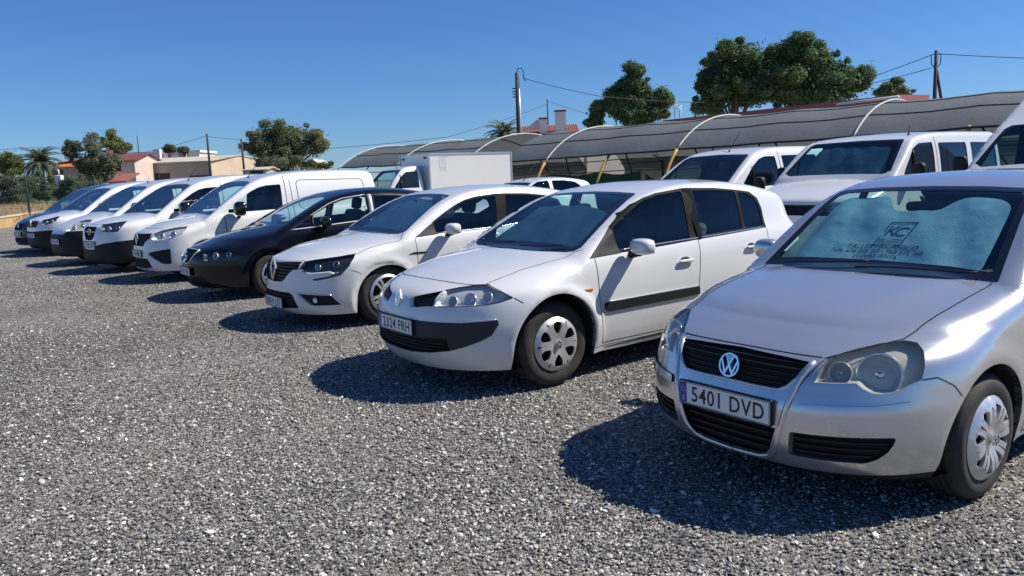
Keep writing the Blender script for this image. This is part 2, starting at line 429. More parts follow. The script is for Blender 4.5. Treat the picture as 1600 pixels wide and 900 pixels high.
def sunk(mb, V, F, N, off, m=0, mw=0, cap=True):
    """add a region moved by off (array or vector) with walls from its old rim to its new one"""
    W = V+off
    if cap: mb.add(W, F, m, N)
    E = [(a, b) for a, b in rim_edges(F) if not (abs(V[a, 1]) < 1e-4 and abs(V[b, 1]) < 1e-4)]
    if E:
        n = len(V); mb.add(np.concatenate([V, W]), [(a, b, n+b, n+a) for a, b in E], mw, smooth=False)
def ribbon(mb, surf, P, w, up=.0012, m=0, both=True):
    P = np.array(P); N = surf.normal(P); n = len(P)
    T = np.gradient(P, axis=0); T /= np.maximum(np.linalg.norm(T, axis=1, keepdims=True), 1e-9)
    B = np.cross(N, T); A = P+B*w/2+N*up; C = P-B*w/2+N*up; D = P+N*up*1.2
    V = np.concatenate([A, D, C]); F = np.array([(i, n+i, n+i+1, i+1) for i in range(n-1)]+[(n+i, 2*n+i, 2*n+i+1, n+i+1) for i in range(n-1)])
    for q in ((V, F), (V*[1, -1, 1], F[:, ::-1])) if both else ((V, F),): mb.add(q[0], q[1], m)
def superball(mb, c, r, e=.6, M=None, m=0, nu=20, nv=12, taper=0):
    """rounded block (superellipsoid); taper shrinks it along +x"""
    V = []; F = []
    pw = lambda a, k: math.copysign(abs(a)**k, a)
    for i in range(nv+1):
        la = -math.pi/2+math.pi*i/nv
        for j in range(nu):
            lo = 2*math.pi*j/nu
            x = pw(math.cos(la), e)*pw(math.cos(lo), e); y = pw(math.cos(la), e)*pw(math.sin(lo), e); z = pw(math.sin(la), e)
            k = 1-taper*(x*.5+.5); V.append((x*r[0], y*r[1]*k, z*r[2]*k))
    for i in range(nv):
        for j in range(nu): F.append((i*nu+j, i*nu+(j+1) % nu, (i+1)*nu+(j+1) % nu, (i+1)*nu+j))
    V = np.array(V)
    if M is not None: V = V @ np.array(M.to_3x3()).T
    return mb.add(V+np.array(c), F, m)
# ---------------------------------------------------------------- wheels
def cap_geo(mb, R, holes, prof, th=.014, m=0, mw=0, step=.012):
    """a pressed wheel cover: disc of radius R in the x-z plane, outward +y, with holes (2-D polygons); prof(r, a) gives its height"""
    pts = []; ed = []; pol = []
    ring = [(R*math.cos(2*math.pi*k/64), R*math.sin(2*math.pi*k/64)) for k in range(64)]
    for h in [ring]+holes:
        b = len(pts); h = densify(h, step); n = len(h); pts += [tuple(q) for q in h]; ed += [(b+i, b+(i+1) % n) for i in range(n)]; pol.append(h)
    occ = set()
    for c in cells(np.array(pts), step*.5):
        for dx in (-1, 0, 1):
            for dy in (-1, 0, 1): occ.add((c[0]+dx, c[1]+dy))
    k = int(R/step)+1
    for i in range(-k, k+1):
        for j in range(-k, k+1):
            p = (i*step, j*step)
            if math.hypot(*p) < R-.3*step and tuple(np.floor(np.array(p)/(step*.5)).astype(int)) not in occ: pts.append(p)
    vs, _, fs, *_ = delaunay_2d_cdt([Vector(p) for p in pts], ed, [], 0, 1e-6)
    st = np.array([v[:] for v in vs]); tri = np.array(fs, int); cen = st[tri].mean(1)
    keep = np.ones(len(tri), bool)
    for h in pol[1:]: keep &= ~inpoly(cen[:, 0], cen[:, 1], h)
    keep &= np.hypot(cen[:, 0], cen[:, 1]) < R*.9995
    tri = tri[keep]; u, inv = np.unique(tri, return_inverse=True); tri = inv.reshape(-1, 3); st = st[u]
    r = np.hypot(st[:, 0], st[:, 1]); a = np.arctan2(st[:, 1], st[:, 0])
    V = np.stack([st[:, 0], prof(r, a), st[:, 1]], -1)
    P = V[tri]; fl = np.cross(P[:, 1]-P[:, 0], P[:, 2]-P[:, 0])[:, 1] < 0; tri[fl] = tri[fl][:, ::-1]
    mb.add(V, tri, m)
    E = rim_edges(tri); n = len(V); mb.add(np.concatenate([V, V-[0, th, 0]]), [(a_, b_, n+b_, n+a_) for a_, b_ in E], mw, smooth=False)
def sector(r0, r1, a0, a1, b0, b1, k=4):
    """hole between radii r0 and r1: angles a0..a1 at the inner end, b0..b1 at the outer end"""
    inn = [(r0*math.cos(a0+(a1-a0)*i/k), r0*math.sin(a0+(a1-a0)*i/k)) for i in range(k+1)]
    out = [(r1*math.cos(b1+(b0-b1)*i/k), r1*math.sin(b1+(b0-b1)*i/k)) for i in range(k+1)]
    return inn+out
def hub_style(style, R):
    ho = []; t2 = 2*math.pi
    sm = lambda e0, e1, x: (lambda u: u*u*(3-2*u))(np.clip((x-e0)/(e1-e0), 0, 1))
    if style == 'twin9':        # pairs of slim spokes
        n = 8
        for i in range(n):
            a = t2*i/n+.2
            ho.append(rounded([(R*c*math.cos(a+d), R*c*math.sin(a+d)) for c, d in ((.34, 0), (.50, -.10), (.80, -.175), (.83, 0), (.80, .175), (.50, .10))], R*.03, 3))
            b = a+t2/n/2
            ho.append(rounded(sector(R*.36, R*.80, b-.022, b+.022, b-.038, b+.038), R*.015, 2))
        pr = lambda r, a: .012+.022*sm(R*.12, R*.6, r)-.030*sm(R*.80, R, r)+.010*np.exp(-(r/(R*.15))**4)-.012*np.exp(-((r-R*.83)/(R*.03))**2)
    elif style == 'six':        # six broad paddles with a notch at the rim
        n = 6
        for i in range(n):
            a = t2*i/n+.52
            ho.append(rounded([(R*c*math.cos(a+d), R*c*math.sin(a+d)) for c, d in ((.36, 0), (.46, -.20), (.66, -.30), (.83, -.215), (.85, 0), (.83, .215), (.66, .30), (.46, .20))], R*.05, 3))
            b = a+t2/n/2
            ho.append([(R*c*math.cos(b+d), R*c*math.sin(b+d)) for c, d in ((.70, 0), (.89, -.05), (.89, .05))])
        pr = lambda r, a: .022+.010*sm(R*.1, R*.5, r)-.026*sm(R*.78, R, r)+.007*np.exp(-(r/(R*.17))**6)
    elif style == 'alloy':
        n = 5
        for i in range(n):
            a = t2*i/n+.3
            ho.append(rounded(sector(R*.36, R*.88, a-.20, a+.20, a-.40, a+.40), R*.06, 3))
            b = a+t2/n/2
            ho.append(rounded(sector(R*.45, R*.87, b-.035, b+.035, b-.085, b+.085), R*.03, 3))
        pr = lambda r, a: .010+.022*sm(R*.2, R*.8, r)-.014*sm(R*.86, R, r)
    else:                       # plain steel wheel with round holes
        n = 8
        for i in range(n):
            a = t2*i/n
            ho.append([(R*.62*math.cos(a)+R*.10*math.cos(b), R*.62*math.sin(a)+R*.10*math.sin(b)) for b in np.linspace(0, t2, 10, endpoint=False)])
        pr = lambda r, a: .02-.03*sm(R*.3, R*.5, r)+.03*sm(R*.5, R*.72, r)-.02*sm(R*.85, R, r)+.02*np.exp(-(r/(R*.3))**6)
    return ho, pr
_wheel = {}
def wheel(parent, c, R, rr, wd, style, side, badge=None, hubm='alu', lod=1):
    """wheel > tyre, rim, hub_cap; side +1 = left of the car; c = hub centre on the outer face"""
    key = (R, rr, wd, style, side, badge, hubm, lod)
    if key in _wheel:
        src = _wheel[key]; o = src.copy(); COL.objects.link(o); o.parent = parent; o.location = c
        for ch in src.children:
            k = ch.copy(); COL.objects.link(k); k.parent = o
        return o
    b = MB(); seg = 56 if lod else 28
    s = wd/2
    prof = [(rr*.97, -.012), (rr*1.0, .001), (rr*1.05, .005), (rr+(R-rr)*.35, .010), (rr+(R-rr)*.62, .009), (R-.030, .003), (R-.014, -.008), (R-.005, -.020), (R-.001, -.034)]
    for k in range(4):          # tread ribs and grooves
        y0 = -.034-(wd-.068)*k/4; y1 = -.034-(wd-.068)*(k+1)/4
        prof += [(R, y0-.006), (R, y1+.006)]
        if k < 3: prof += [(R-.008, y1+.004), (R-.008, y1-.004)]
    prof += [(R-.005, -wd+.02), (R-.03, -wd), (rr, -wd+.01)]
    M0 = Matrix.Scale(side, 4, (0, 1, 0))
    b.lathe([(r, h) for r, h in prof], 0, seg, M0)
    if lod:                     # shoulder blocks
        V = []; F = []
        for k in range(72):
            a0 = 2*math.pi*k/72; a1 = a0+2*math.pi/72*.62; o = len(V)
            for a in (a0, a1):
                for (r, h) in ((R-.013, -.009), (R+.001, -.032), (R+.0015, -.048)): V.append((r*math.cos(a)*1.0025, h*side, r*math.sin(a)*1.0025))
            F += [(o, o+1, o+4, o+3), (o+1, o+2, o+5, o+4)]
        b.add(V, F, 0)
    ty = b; b = MB(); b.lathe([(rr*.97, -.012), (rr*1.01, -.002), (rr*.985, .004), (rr*.95, .001), (rr*.93, -.02), (rr*.88, -.06), (0, -.065)], 0, 40, M0)
    for k in range(5):          # bolts and dark drum behind the cover
        a = 2*math.pi*k/5; b.tube([(.055*math.cos(a), -.06*side, .055*math.sin(a)), (.055*math.cos(a), -.03*side, .055*math.sin(a))], .01, 0, 6)
    b.lathe([(.09, -.065), (.085, -.035), (0, -.03)], 0, 20, M0)
    o = b.build('wheel', [M['steel']], parent, c)
    ty.build('tyre', [M['tyre']], o)
    b = MB(); ho, pr = hub_style(style, rr*.985)
    cap_geo(b, rr*.985, ho, pr, .016, 0, 0, .012 if lod else .03)
    for i in range(len(b.v)): b.v[i] = b.v[i]*[1, side, 1]
    if side < 0: b.f = [f[::-1] for f in b.f]
    b.build('hub_cap', [M[hubm]], o)
    if badge and lod:
        g = MB(); badge(g, frame((0, side*.0345, 0), (0, side, 0)), .028); g.build('badge', [M['chrome'], M['gloss']], o)
    _wheel[key] = o; return o
# ---------------------------------------------------------------- badges, plates, lamps
def ring(mb, M_, r0, r1, h=.008, m=0, seg=36, sx=1, sy=1):
    V = []; F = []
    for k in range(seg):
        a = 2*math.pi*k/seg
        for r, z in ((r0, 0), (r0, h), (r1, h), (r1, 0)): V.append((r*math.cos(a)*sx, r*math.sin(a)*sy, z))
    for k in range(seg):
        j = (k+1) % seg
        for i in range(3): F.append((k*4+i, k*4+i+1, j*4+i+1, j*4+i)[::-1])
    mb.add(place(V, M_), F, m, smooth=False)
def stroke(mb, M_, pts, w, h=.008, m=0):
    """flat mitred band along a polyline in the plane of M_"""
    P = np.array(pts, float); n = len(P); L = []; R2 = []
    for i in range(n):
        a = P[i]-P[i-1] if i else P[1]-P[0]; b = P[i+1]-P[i] if i < n-1 else P[i]-P[i-1]
        a /= np.linalg.norm(a); b /= np.linalg.norm(b); na = np.array([-a[1], a[0]]); nb = np.array([-b[1], b[0]])
        q = na+nb; q /= max(.35, np.dot(q, na)); L.append(P[i]+q*w/2); R2.append(P[i]-q*w/2)
    mb.prism([tuple(x) for x in L]+[tuple(x) for x in R2[::-1]], 0, h, M_, m)
def badge_vw(mb, M_, r):
    mb.lathe([(r*.95, 0), (r*.95, .003), (0, .004)], 1, 28, M_ @ Matrix.Rotation(math.pi/2, 4, 'X'))
    ring(mb, M_, r*.86, r, .010)
    q = .17*r
    stroke(mb, M_, [(-.38*r, .80*r), (-.02*r, .06*r), (.02*r, .06*r), (.38*r, .80*r)], q, .009)
    stroke(mb, M_, [(-.80*r, .42*r), (-.36*r, -.68*r), (0, .0*r), (.36*r, -.68*r), (.80*r, .42*r)], q, .0085)
def badge_diamond(mb, M_, r):
    w = .60*r
    for s_ in (1, -1):          # two folded bands of an open rhombus
        stroke(mb, M_, [(s_*.12*r, -.98*r), (s_*w, 0), (s_*.0, r)], .26*r, .012, 0)
        stroke(mb, M_, [(-s_*.0, -r), (s_*w*.95, 0)], .16*r, .017, 0)
def badge_s(mb, M_, r):
    stroke(mb, M_, [(.75*r, .85*r), (-.55*r, .85*r), (-.75*r, .65*r), (-.75*r, .2*r), (-.5*r, .0*r)], .34*r, .010)
    stroke(mb, M_, [(-.75*r, -.85*r), (.55*r, -.85*r), (.75*r, -.65*r), (.75*r, -.2*r), (.5*r, .0*r)], .34*r, .010)
    stroke(mb, M_, [(-.6*r, .28*r), (.6*r, -.28*r)], .30*r, .009)
def badge_bolt(mb, M_, r):
    ring(mb, M_, r*.84, r, .010)
    stroke(mb, M_, [(-r*1.15, .08*r), (.25*r, .08*r), (-.25*r, -.10*r), (r*1.15, -.10*r)], .17*r, .010)
def badge_chevron(mb, M_, r):
    for dy in (-.55, .1): stroke(mb, M_, [(-r, (dy-.1)*r), (0, (dy+.55)*r), (r, (dy-.1)*r)], .34*r, .010)
def badge_lion(mb, M_, r):      # a small upright beast in outline
    stroke(mb, M_, [(-.2*r, -r), (-.1*r, -.35*r), (.35*r, .0), (.25*r, .55*r), (.05*r, .95*r), (-.45*r, .8*r)], .26*r, .010)
    stroke(mb, M_, [(.30*r, .25*r), (-.25*r, .35*r), (-.55*r, .10*r)], .18*r, .010)
    stroke(mb, M_, [(.1*r, -.3*r), (.45*r, -.55*r), (.35*r, -r)], .22*r, .010)
    stroke(mb, M_, [(.35*r, -.1*r), (.75*r, .1*r), (.65*r, .6*r)], .13*r, .010)
def badge_star(mb, M_, r):
    ring(mb, M_, r*.86, r, .010)
    for k in range(3):
        a = math.pi/2+2*math.pi*k/3; stroke(mb, M_, [(0, 0), (r*.9*math.cos(a), r*.9*math.sin(a))], .14*r, .008)
def badge_oval(mb, M_, r):
    mb.prism([(r*1.5*math.cos(a), r*.62*math.sin(a)) for a in np.linspace(0, 2*math.pi, 24, endpoint=False)], 0, .008, M_, 1); ring(mb, M_, r*.92, r, .011, 0, 30, 1.5, .66)
def plate(root, surf, z, txt, tilt=0., front=True, y=0., proud=.012, sx=.60):
    x = surf.march([[1.5, y, z]], [[-1, 0, 0]])[0][0]; x2 = surf.march([[1.5, .2, z]], [[-1, 0, 0]])[0][0]
    Mp = frame((x+proud, y, z), (1, 0, tilt))
    b = MB(); pol = rounded([(-.26, -.055), (.26, -.055), (.26, .055), (-.26, .055)], .008, 3)
    b.prism(pol, -.006, 0, Mp, 0)
    ib = rounded([(-.267, -.062), (.267, -.062), (.267, .062), (-.267, .062)], .012, 3); b.prism(ib, -.012, -.0025, Mp, 1)
    o = b.build('number_plate', [M['plate'], M['plastic']], root)
    b = MB(); b.prism(rounded([(-.255, -.05), (-.217, -.05), (-.217, .05), (-.255, .05)], .004, 2), 0, .0012, Mp, 0)
    for k in range(12):
        a = 2*math.pi*k/12; c = Mp @ Vector((-.236+.0115*math.cos(a), .018+.0115*math.sin(a), .0016)); b.box(c, (.0008, .0032, .0032), 1)
    V, F = text_geo('E', .032, .0002, .8); b.add(place(V+[-.236, -.028, .0016], Mp), F, 2)
    b.build('country_strip', [M['plate_blue'], mat('star_yellow', (.7, .55, .03)) if 'star' not in M else M['star'], M['plate']], o)
    b = MB(); V, F = text_geo(txt, .105, .0004, sx, space=1.10, bold=.0010); V = V.copy(); wdt = V[:, 0].max()-V[:, 0].min(); V[:, 0] -= (V[:, 0].max()+V[:, 0].min())/2; V[:, 1] -= (V[:, 1].max()+V[:, 1].min())/2
    V[:, 0] *= .415/wdt; V[:, 1] *= .077/(V[:, 1].max()-V[:, 1].min()); b.add(place(V+[.022, 0, .0012], Mp), F, 0)
    for (px, py) in ((-.262, .06), (.262, .06), (.262, -.06), (-.262, -.06)):   # the thin black border
        pass
    for q in (((-.254, .0515), (.254, .0515)), ((-.254, -.0515), (.254, -.0515)), ((.2565, -.049), (.2565, .049)), ((-.2565, -.049), (-.2565, .049))): stroke(b, Mp @ Matrix.Translation((0, 0, .0004)), q, .003, .0006, 0)
    b.build('lettering', [M['ink']], o); return o
# ---------------------------------------------------------------- one car
def car(spec, regs, name, label, cat, o, th, paintm, group=None, res=.03, seams=(), wheels=None, plate_txt=None, plate_z=.45, plate_tilt=0., mirror=None, handles=(), seats=True, lod=1, badge=None, wipers=(), under=True, extra=None, gapw=.006, dash=True):
    root = empty(name, label, cat, (o[0], o[1], 0), th, group)
    S = Surface(spec); sk = Skin(S, regs, res, .012 if lod else .03); root['_'] = 0; del root['_']
    parts = {}
    body = MB(); mats_body = [M[paintm], M['under'], M['gap'], M['plastic']]
    V, F, N = sk.sub(-1)
    for h in sides(V, F, N, True): body.add(h[0], h[1], 0, h[2])
    well = MB()
    for i, g in enumerate(regs):
        V, F, N = sk.sub(i)
        if len(V) == 0: continue
        n, k, m = g['n'], g.get('k', 'pair'), M[g.get('m', paintm) if g.get('m') != 'paint' else paintm]
        if k == 'hole':           # wheel arch: walls go straight in, then a cap
            for h in sides(V, F, N, True):
                sg = 1 if h[0][:, 1].mean() > 0 else -1
                W = h[0].copy(); W[:, 1] = sg*(S.hw-g.get('d', .33)); nv = len(W)
                E = [(a, b) for a, b in rim_edges(h[1])]
                well.add(np.concatenate([h[0], W]), [(a, b, nv+b, nv+a) for a, b in E], 0); well.add(W, h[1], 0)
                # rolled inner lip
                lip = h[0].copy(); c = np.array([g['c'][0], 0, g['c'][1]]); dd = lip-c; dd[:, 1] = 0; dd /= np.maximum(np.linalg.norm(dd, axis=1, keepdims=True), 1e-6)
                lip2 = lip.copy(); lip2[:, 1] -= sg*.03; body.add(np.concatenate([lip, lip2]), [(a, b, nv+b, nv+a) for a, b in E], 0)
            continue
        d = g.get('d', 0.)
        def one(h, tot):
            VV, FF, NN = h
            if d == 0: tot.add(VV, FF, 0, NN)
            else:
                dv = g.get('dv', 'n'); sg = np.sign(VV[:, 1].mean()) if abs(VV[:, 1].mean()) > 1e-3 else 1
                off = -NN*d if dv == 'n' else np.tile(np.array({'x': (-d, 0, 0), 'y': (0, -sg*d, 0)}[dv]), (len(VV), 1))
                if k == 'mid': off[np.abs(VV[:, 1]) < 1e-4, 1] = 0
                sunk(tot, VV, FF, NN, off, 0, 1)
        ml = [m, M[g.get('w', 'gap')] if g.get('w') != 'paint' else M[paintm]]
        both = sides(V, F, N, True)
        if k == 'mid':
            b = MB(); [one(h, b) for h in both]; p = [b.build(n, ml, root)]
        elif k == 'body':
            for h in both: one_mb = None; body.add(h[0], h[1], {'under': 1, 'gap': 2, 'plastic': 3}.get(g.get('m'), 0), h[2])
            p = []
        else:
            p = []
            for h in both: b = MB(); one(h, b); p.append(b.build(n, ml, root))
        if g.get('lab'):
            for q in p: q['label'] = g['lab']
        parts.setdefault(n, []).extend(p)
        if n == 'headlight':      # bowl behind the lens: back wall, reflectors
            for q, h in zip(p, both):
                sg = 1 if h[0][:, 1].mean() > 0 else -1
                b = MB(); a = math.radians(g.get('look', 18)*sg); dirv = np.array([-math.cos(a), -math.sin(a)*.6, 0])
                dep = (g.get('hd', .05)+.03)*np.ones(len(h[0]))
                sunk(b, h[0]-h[2]*.003, h[1], h[2], dirv*dep[:, None], 0, 1)
                b.build('lamp_housing', [M[g.get('hm', 'lamp_grey')], M[g.get('hw', 'lamp_grey')]], q)
                for (hh, zz, r_, mm) in g.get('bowls', ()):
                    P = S.view(g['v'], [(hh, zz)]); nn = S.normal(P)[0]*[1, sg, 1]; look = nn*.55+np.array([.9, .25*sg, 0]); look /= np.linalg.norm(look)
                    c = P[0]*[1, sg, 1]-nn*(.010+r_*1.06*math.sqrt(max(0, 1-float(nn @ look)**2))); fr = frame(c, tuple(look))
                    b = MB(); MM = fr @ Matrix.Rotation(math.pi/2, 4, 'X')
                    b.lathe([(r_*1.06, -.004), (r_*1.06, .008), (r_*.98, .008), (r_*.96, .0), (r_*.85, -.022), (r_*.6, -.045), (r_*.3, -.058), (0, -.06)], 0, 28, MM)
                    b.lathe([(r_*.26, -.055), (r_*.26, -.02), (r_*.2, -.008), (0, -.004)], 1, 16, MM)
                    b.build('reflector', [M[mm], M['chrome']], q)
    body.build('body', mats_body, root)
    if well.nv: well.build('wheel_well', [M['under']], root)
    if seams:
        b = MB()
        for (vw, pts, *ww) in seams:
            P = S.view(vw, densify(pts, .03, False)); ribbon(b, S, P, ww[0] if ww else gapw)
        b.build('panel_gap', [M['gap']], root)
    if under:
        b = MB(); x0, x1 = -.22, -S.L+.15
        b.box(((x0+x1)/2, 0, S.zbot+.03), (abs(x0-x1), 2*(S.hw-.38), .05), 0)
        b.box((-.36, 0, S.zbot+.045), (.24, 2*(S.hw-.28), .05), 0)
        if wheels: b.box(((wheels['x'][0]+wheels['x'][1])/2, 0, S.zbot+.05), (abs(wheels['x'][0]-wheels['x'][1])-.8, 2*(S.hw-.06), .05), 0)
        if wheels:
            for x in wheels['x']: b.tube([(x, -S.hw+.15, wheels['R']), (x, S.hw-.15, wheels['R'])], .04, 0, 8)
        b.build('underbody', [M['under']], root)
    if wheels:
        for x in wheels['x']:
            for sg in (1, -1):
                wheel(root, (x, sg*wheels['y'], wheels['R']), wheels['R'], wheels['rr'], wheels['w'], wheels['style'], sg, wheels.get('badge'), wheels.get('m', 'alu'), lod)
    if plate_txt is not None: plate(root, S, plate_z, plate_txt, plate_tilt)
    if badge:
        fn, z, r, pr, tl = badge
        x = S.march([[1.5, 0, z]], [[-1, 0, 0]])[0][0]
        b = MB(); fn(b, frame((x+pr, 0, z), (1, 0, tl)), r); b.build('badge', [M['chrome'], M['gloss']], root)
    if mirror:                    # door mirrors: housing, arm, glass
        mx, my, mz, ml_, mw, mh, mm = mirror
        for sg in (1, -1):
            b = MB(); superball(b, (mx, sg*(my+mw/2), mz), (ml_/2, mw/2, mh/2), .72, Matrix.Rotation(sg*-.10, 4, 'Z'), 0, 24, 14)
            b.v[-1][:, 0] = np.where(b.v[-1][:, 0] < mx-ml_*.18, mx-ml_*.18, b.v[-1][:, 0])
            mo = b.build('door_mirror', [M[mm]], root)
            b = MB(); yi = S.march([[mx-.04, 3, mz-mh*.45]], [[0, -1, 0]])[0][1]
            b.tube([(mx-.03, sg*(yi-.03), mz-mh*.62), (mx-.02, sg*(yi+.05), mz-mh*.50), (mx-.01, sg*(my+mw*.35), mz-mh*.36)], [.035, .028, .03], 0, 10)
            b.build('mirror_arm', [M['plastic']], mo)
            b = MB(); b.box((mx-ml_*.19, sg*(my+mw/2), mz), (.004, mw*.84, mh*.78), 0); b.build('mirror_glass', [M['chrome']], mo)
    for (hx, hz, hl) in handles:
        P = S.view('side', [(hx, hz)])[0]; n_ = S.normal(P[None])[0]
        for sg in (1, -1):
            b = MB(); rot = Matrix.Rotation(0, 4, 'Z')
            superball(b, (P[0], sg*(P[1]+.020), P[2]), (hl/2, .014, .013), .55, rot, 0, 16, 8)
            superball(b, (P[0], sg*(P[1]-.008), P[2]), (hl*.36, .012, .034), .8, rot, 1, 16, 8)
            b.build('door_handle', [M[spec.get('handle_m', paintm)], M['plastic']], root)
    for (vw, pts) in wipers:
        P = S.view(vw, densify(pts, .05, False)); N = S.normal(P); b = MB()
        b.tube([tuple(p+n_*.020) for p, n_ in zip(P, N)], .0045, 0, 6); b.build('wiper', [M['trim']], root)
    if spec.get('inner_mirror'):
        iy, iz = spec['inner_mirror']; p = S.view('front', [(iy, iz)])[0]-[.10, 0, .03]
        b = MB(); superball(b, tuple(p), (.02, .115, .032), .5); b.tube([tuple(p), tuple(p+[.05, 0, .06])], .012, 0, 6); b.build('interior_mirror', [M['dash']], root)
    if dash:
        cx, cz = spec['dashx'], spec['dashz']
        b = MB(); w_ = S.hw-.20
        b.box((cx-.22, 0, cz-.12), (.62, 2*w_, .14), 0, Matrix.Rotation(.06, 4, 'Y'), .05); b.box((cx-.25, .36, cz-.04), (.30, .40, .10), 0, None, .045); b.box((cx-.1, 0, cz-.35), (.3, 2*w_, .5), 0)
        b.box((-S.L/2, 0, S.zbot+.12), (S.L*.6, 2*(S.hw-.18), .05), 0)
        b.build('dashboard', [M['dash']], root)
        b = MB(); c = Vector((cx-.56, .36, cz-.03)); A = Matrix.Rotation(-.5, 3, 'Y')
        b.tube([c+A @ Vector((0, .18*math.cos(a), .18*math.sin(a))) for a in np.linspace(0, 2*math.pi, 24, endpoint=False)], .015, 0, 8, closed=True)
        b.tube([c+A @ Vector((0, -.17, 0)), c+A @ Vector((.03, 0, 0)), c+A @ Vector((0, .17, 0))], .02, 0, 6); b.tube([c+A @ Vector((.03, 0, 0)), c+Vector((.3, 0, -.12))], .03, 0, 8)
        b.build('steering_wheel', [M['dash']], root)
    if seats:
        cx, cz = spec['dashx'], spec['dashz']
        rows = spec.get('seat_rows', [(-1.25, (.36, -.36), .5), (-2.05, (.0,), 1.25)])
        for (dx, ys, wd) in rows:
            for y in ys:
                b = MB(); x = cx+dx; zt = cz-.02+spec.get('seat_dz', 0)
                b.box((x+.28, y, zt-.50), (.52, wd, .16), 0, Matrix.Rotation(-.08, 4, 'Y'), .05); b.box((x-.06, y, zt-.14), (.15, wd, .66), 0, Matrix.Rotation(-.32, 4, 'Y'), .06)
                for yy in ((y,) if wd < .8 else (y-.36, y+.36)):
                    b.box((x-.20, yy, zt+.27), (.10, .26, .19), 0, Matrix.Rotation(-.2, 4, 'Y'), .045); b.tube([(x-.17, yy-.06, zt+.1), (x-.19, yy-.06, zt+.2)], .008, 0, 6); b.tube([(x-.17, yy+.06, zt+.1), (x-.19, yy+.06, zt+.2)], .008, 0, 6)
                b.build('seat', [M['seat']], root)
    if extra: extra(root, S, parts)
    return root, S, parts, sk
M['star'] = mat('star_yellow', (.7, .55, .03))
# ---------------------------------------------------------------- silver hatchback (front right)
TH = math.radians(-144.19)
def slats(root, S, zs, half, inset, mk, name='grille_slat', h=.012, d=.02, y0=0.):
    for z in zs:
        w_ = half(z)
        if w_ <= .02: continue
        for sg in ((1, -1) if y0 > 0 else (1,)):
            ys = np.linspace(y0 if y0 > 0 else -w_, w_, 13); b = MB(); V = []; F = []
            P = S.march(np.stack([0*ys+1.5, np.abs(ys), 0*ys+z], -1), np.tile([-1., 0, 0], (13, 1))); P[:, 1] = ys*sg; P[:, 0] -= inset
            for p in P: V += [p+[0, 0, h/2], p+[0, 0, -h/2], p+[-d, 0, -h/2], p+[-d, 0, h/2]]
            for i in range(12):
                for k in range(4): F.append((i*4+k, i*4+(k+1) % 4, i*4+4+(k+1) % 4, i*4+4+k))
            b.add(V, F, 0, smooth=False); b.build(name, [M[mk]], root)
POLO = dict(L=3.90, hw=.825, belt=(.915, -.028),
  hood=[(.15,.60),(0,.665),(-.06,.685),(-.12,.712),(-.19,.742),(-.3,.780),(-.45,.822),(-.7,.880),(-.95,.925),(-1.2,.962),(-1.5,.985)], hood_s=.09, hc=.055, hp=2.6,
  cab=[(-.7,.64),(-1.22,.945),(-1.5,1.137),(-1.75,1.306),(-1.88,1.374),(-2.0,1.412),(-2.15,1.442),(-2.4,1.464),(-2.7,1.467),(-3.1,1.443),(-3.5,1.385),(-3.9,1.30)], cab_s=.03, cc=.085, kws=-.20, cabx=-1.0,
  nose=[(.15,-.13),(.2,-.075),(.25,-.03),(.3,-.008),(.4,.006),(.5,0.),(.56,-.022),(.64,-.052),(.70,-.095),(.75,-.17),(.80,-.30)], nb=.47, np=3.1,
  tail=[(.15,-3.80),(.3,-3.88),(.55,-3.89),(.75,-3.83),(.95,-3.80),(1.2,-3.70),(1.45,-3.55)], tb=.22, tp=4,
  side=[(-.75,.05),(-.62,.022),(-.45,.004),(-.30,0),(-.15,.008),(-.06,.024),(-.01,.042),(.03,.060),(.2,.115),(.42,.205),(.5,.25),(.6,.33)],
  plan=[(.1,.10),(-.1,.055),(-.3,.028),(-.6,.008),(-1,0),(-2.5,0),(-3.2,.02),(-3.9,.08)],
  rt=[(.1,.05),(-.1,.05),(-.3,.09),(-1.0,.10),(-1.3,.05),(-1.8,.06),(-2.3,.07),(-3.9,.08)], r_fs=.10, zbot=.19, z1=.62,
  flare=[(-.805,.30,.365,.012),(-3.26,.30,.365,.012)], ridge=[(.30, .50, .035, .012, -.15, -1.1)], dashx=-1.35, dashz=.93, inner_mirror=(0, 1.30))
def arch(xc, zc, r, zb, r2=None):
    return [(xc+r, zb-.02)]+[(xc+r*math.cos(a), zc+(r2 or r)*math.sin(a)) for a in np.linspace(0, math.pi, 25)]+[(xc-r, zb-.02)]
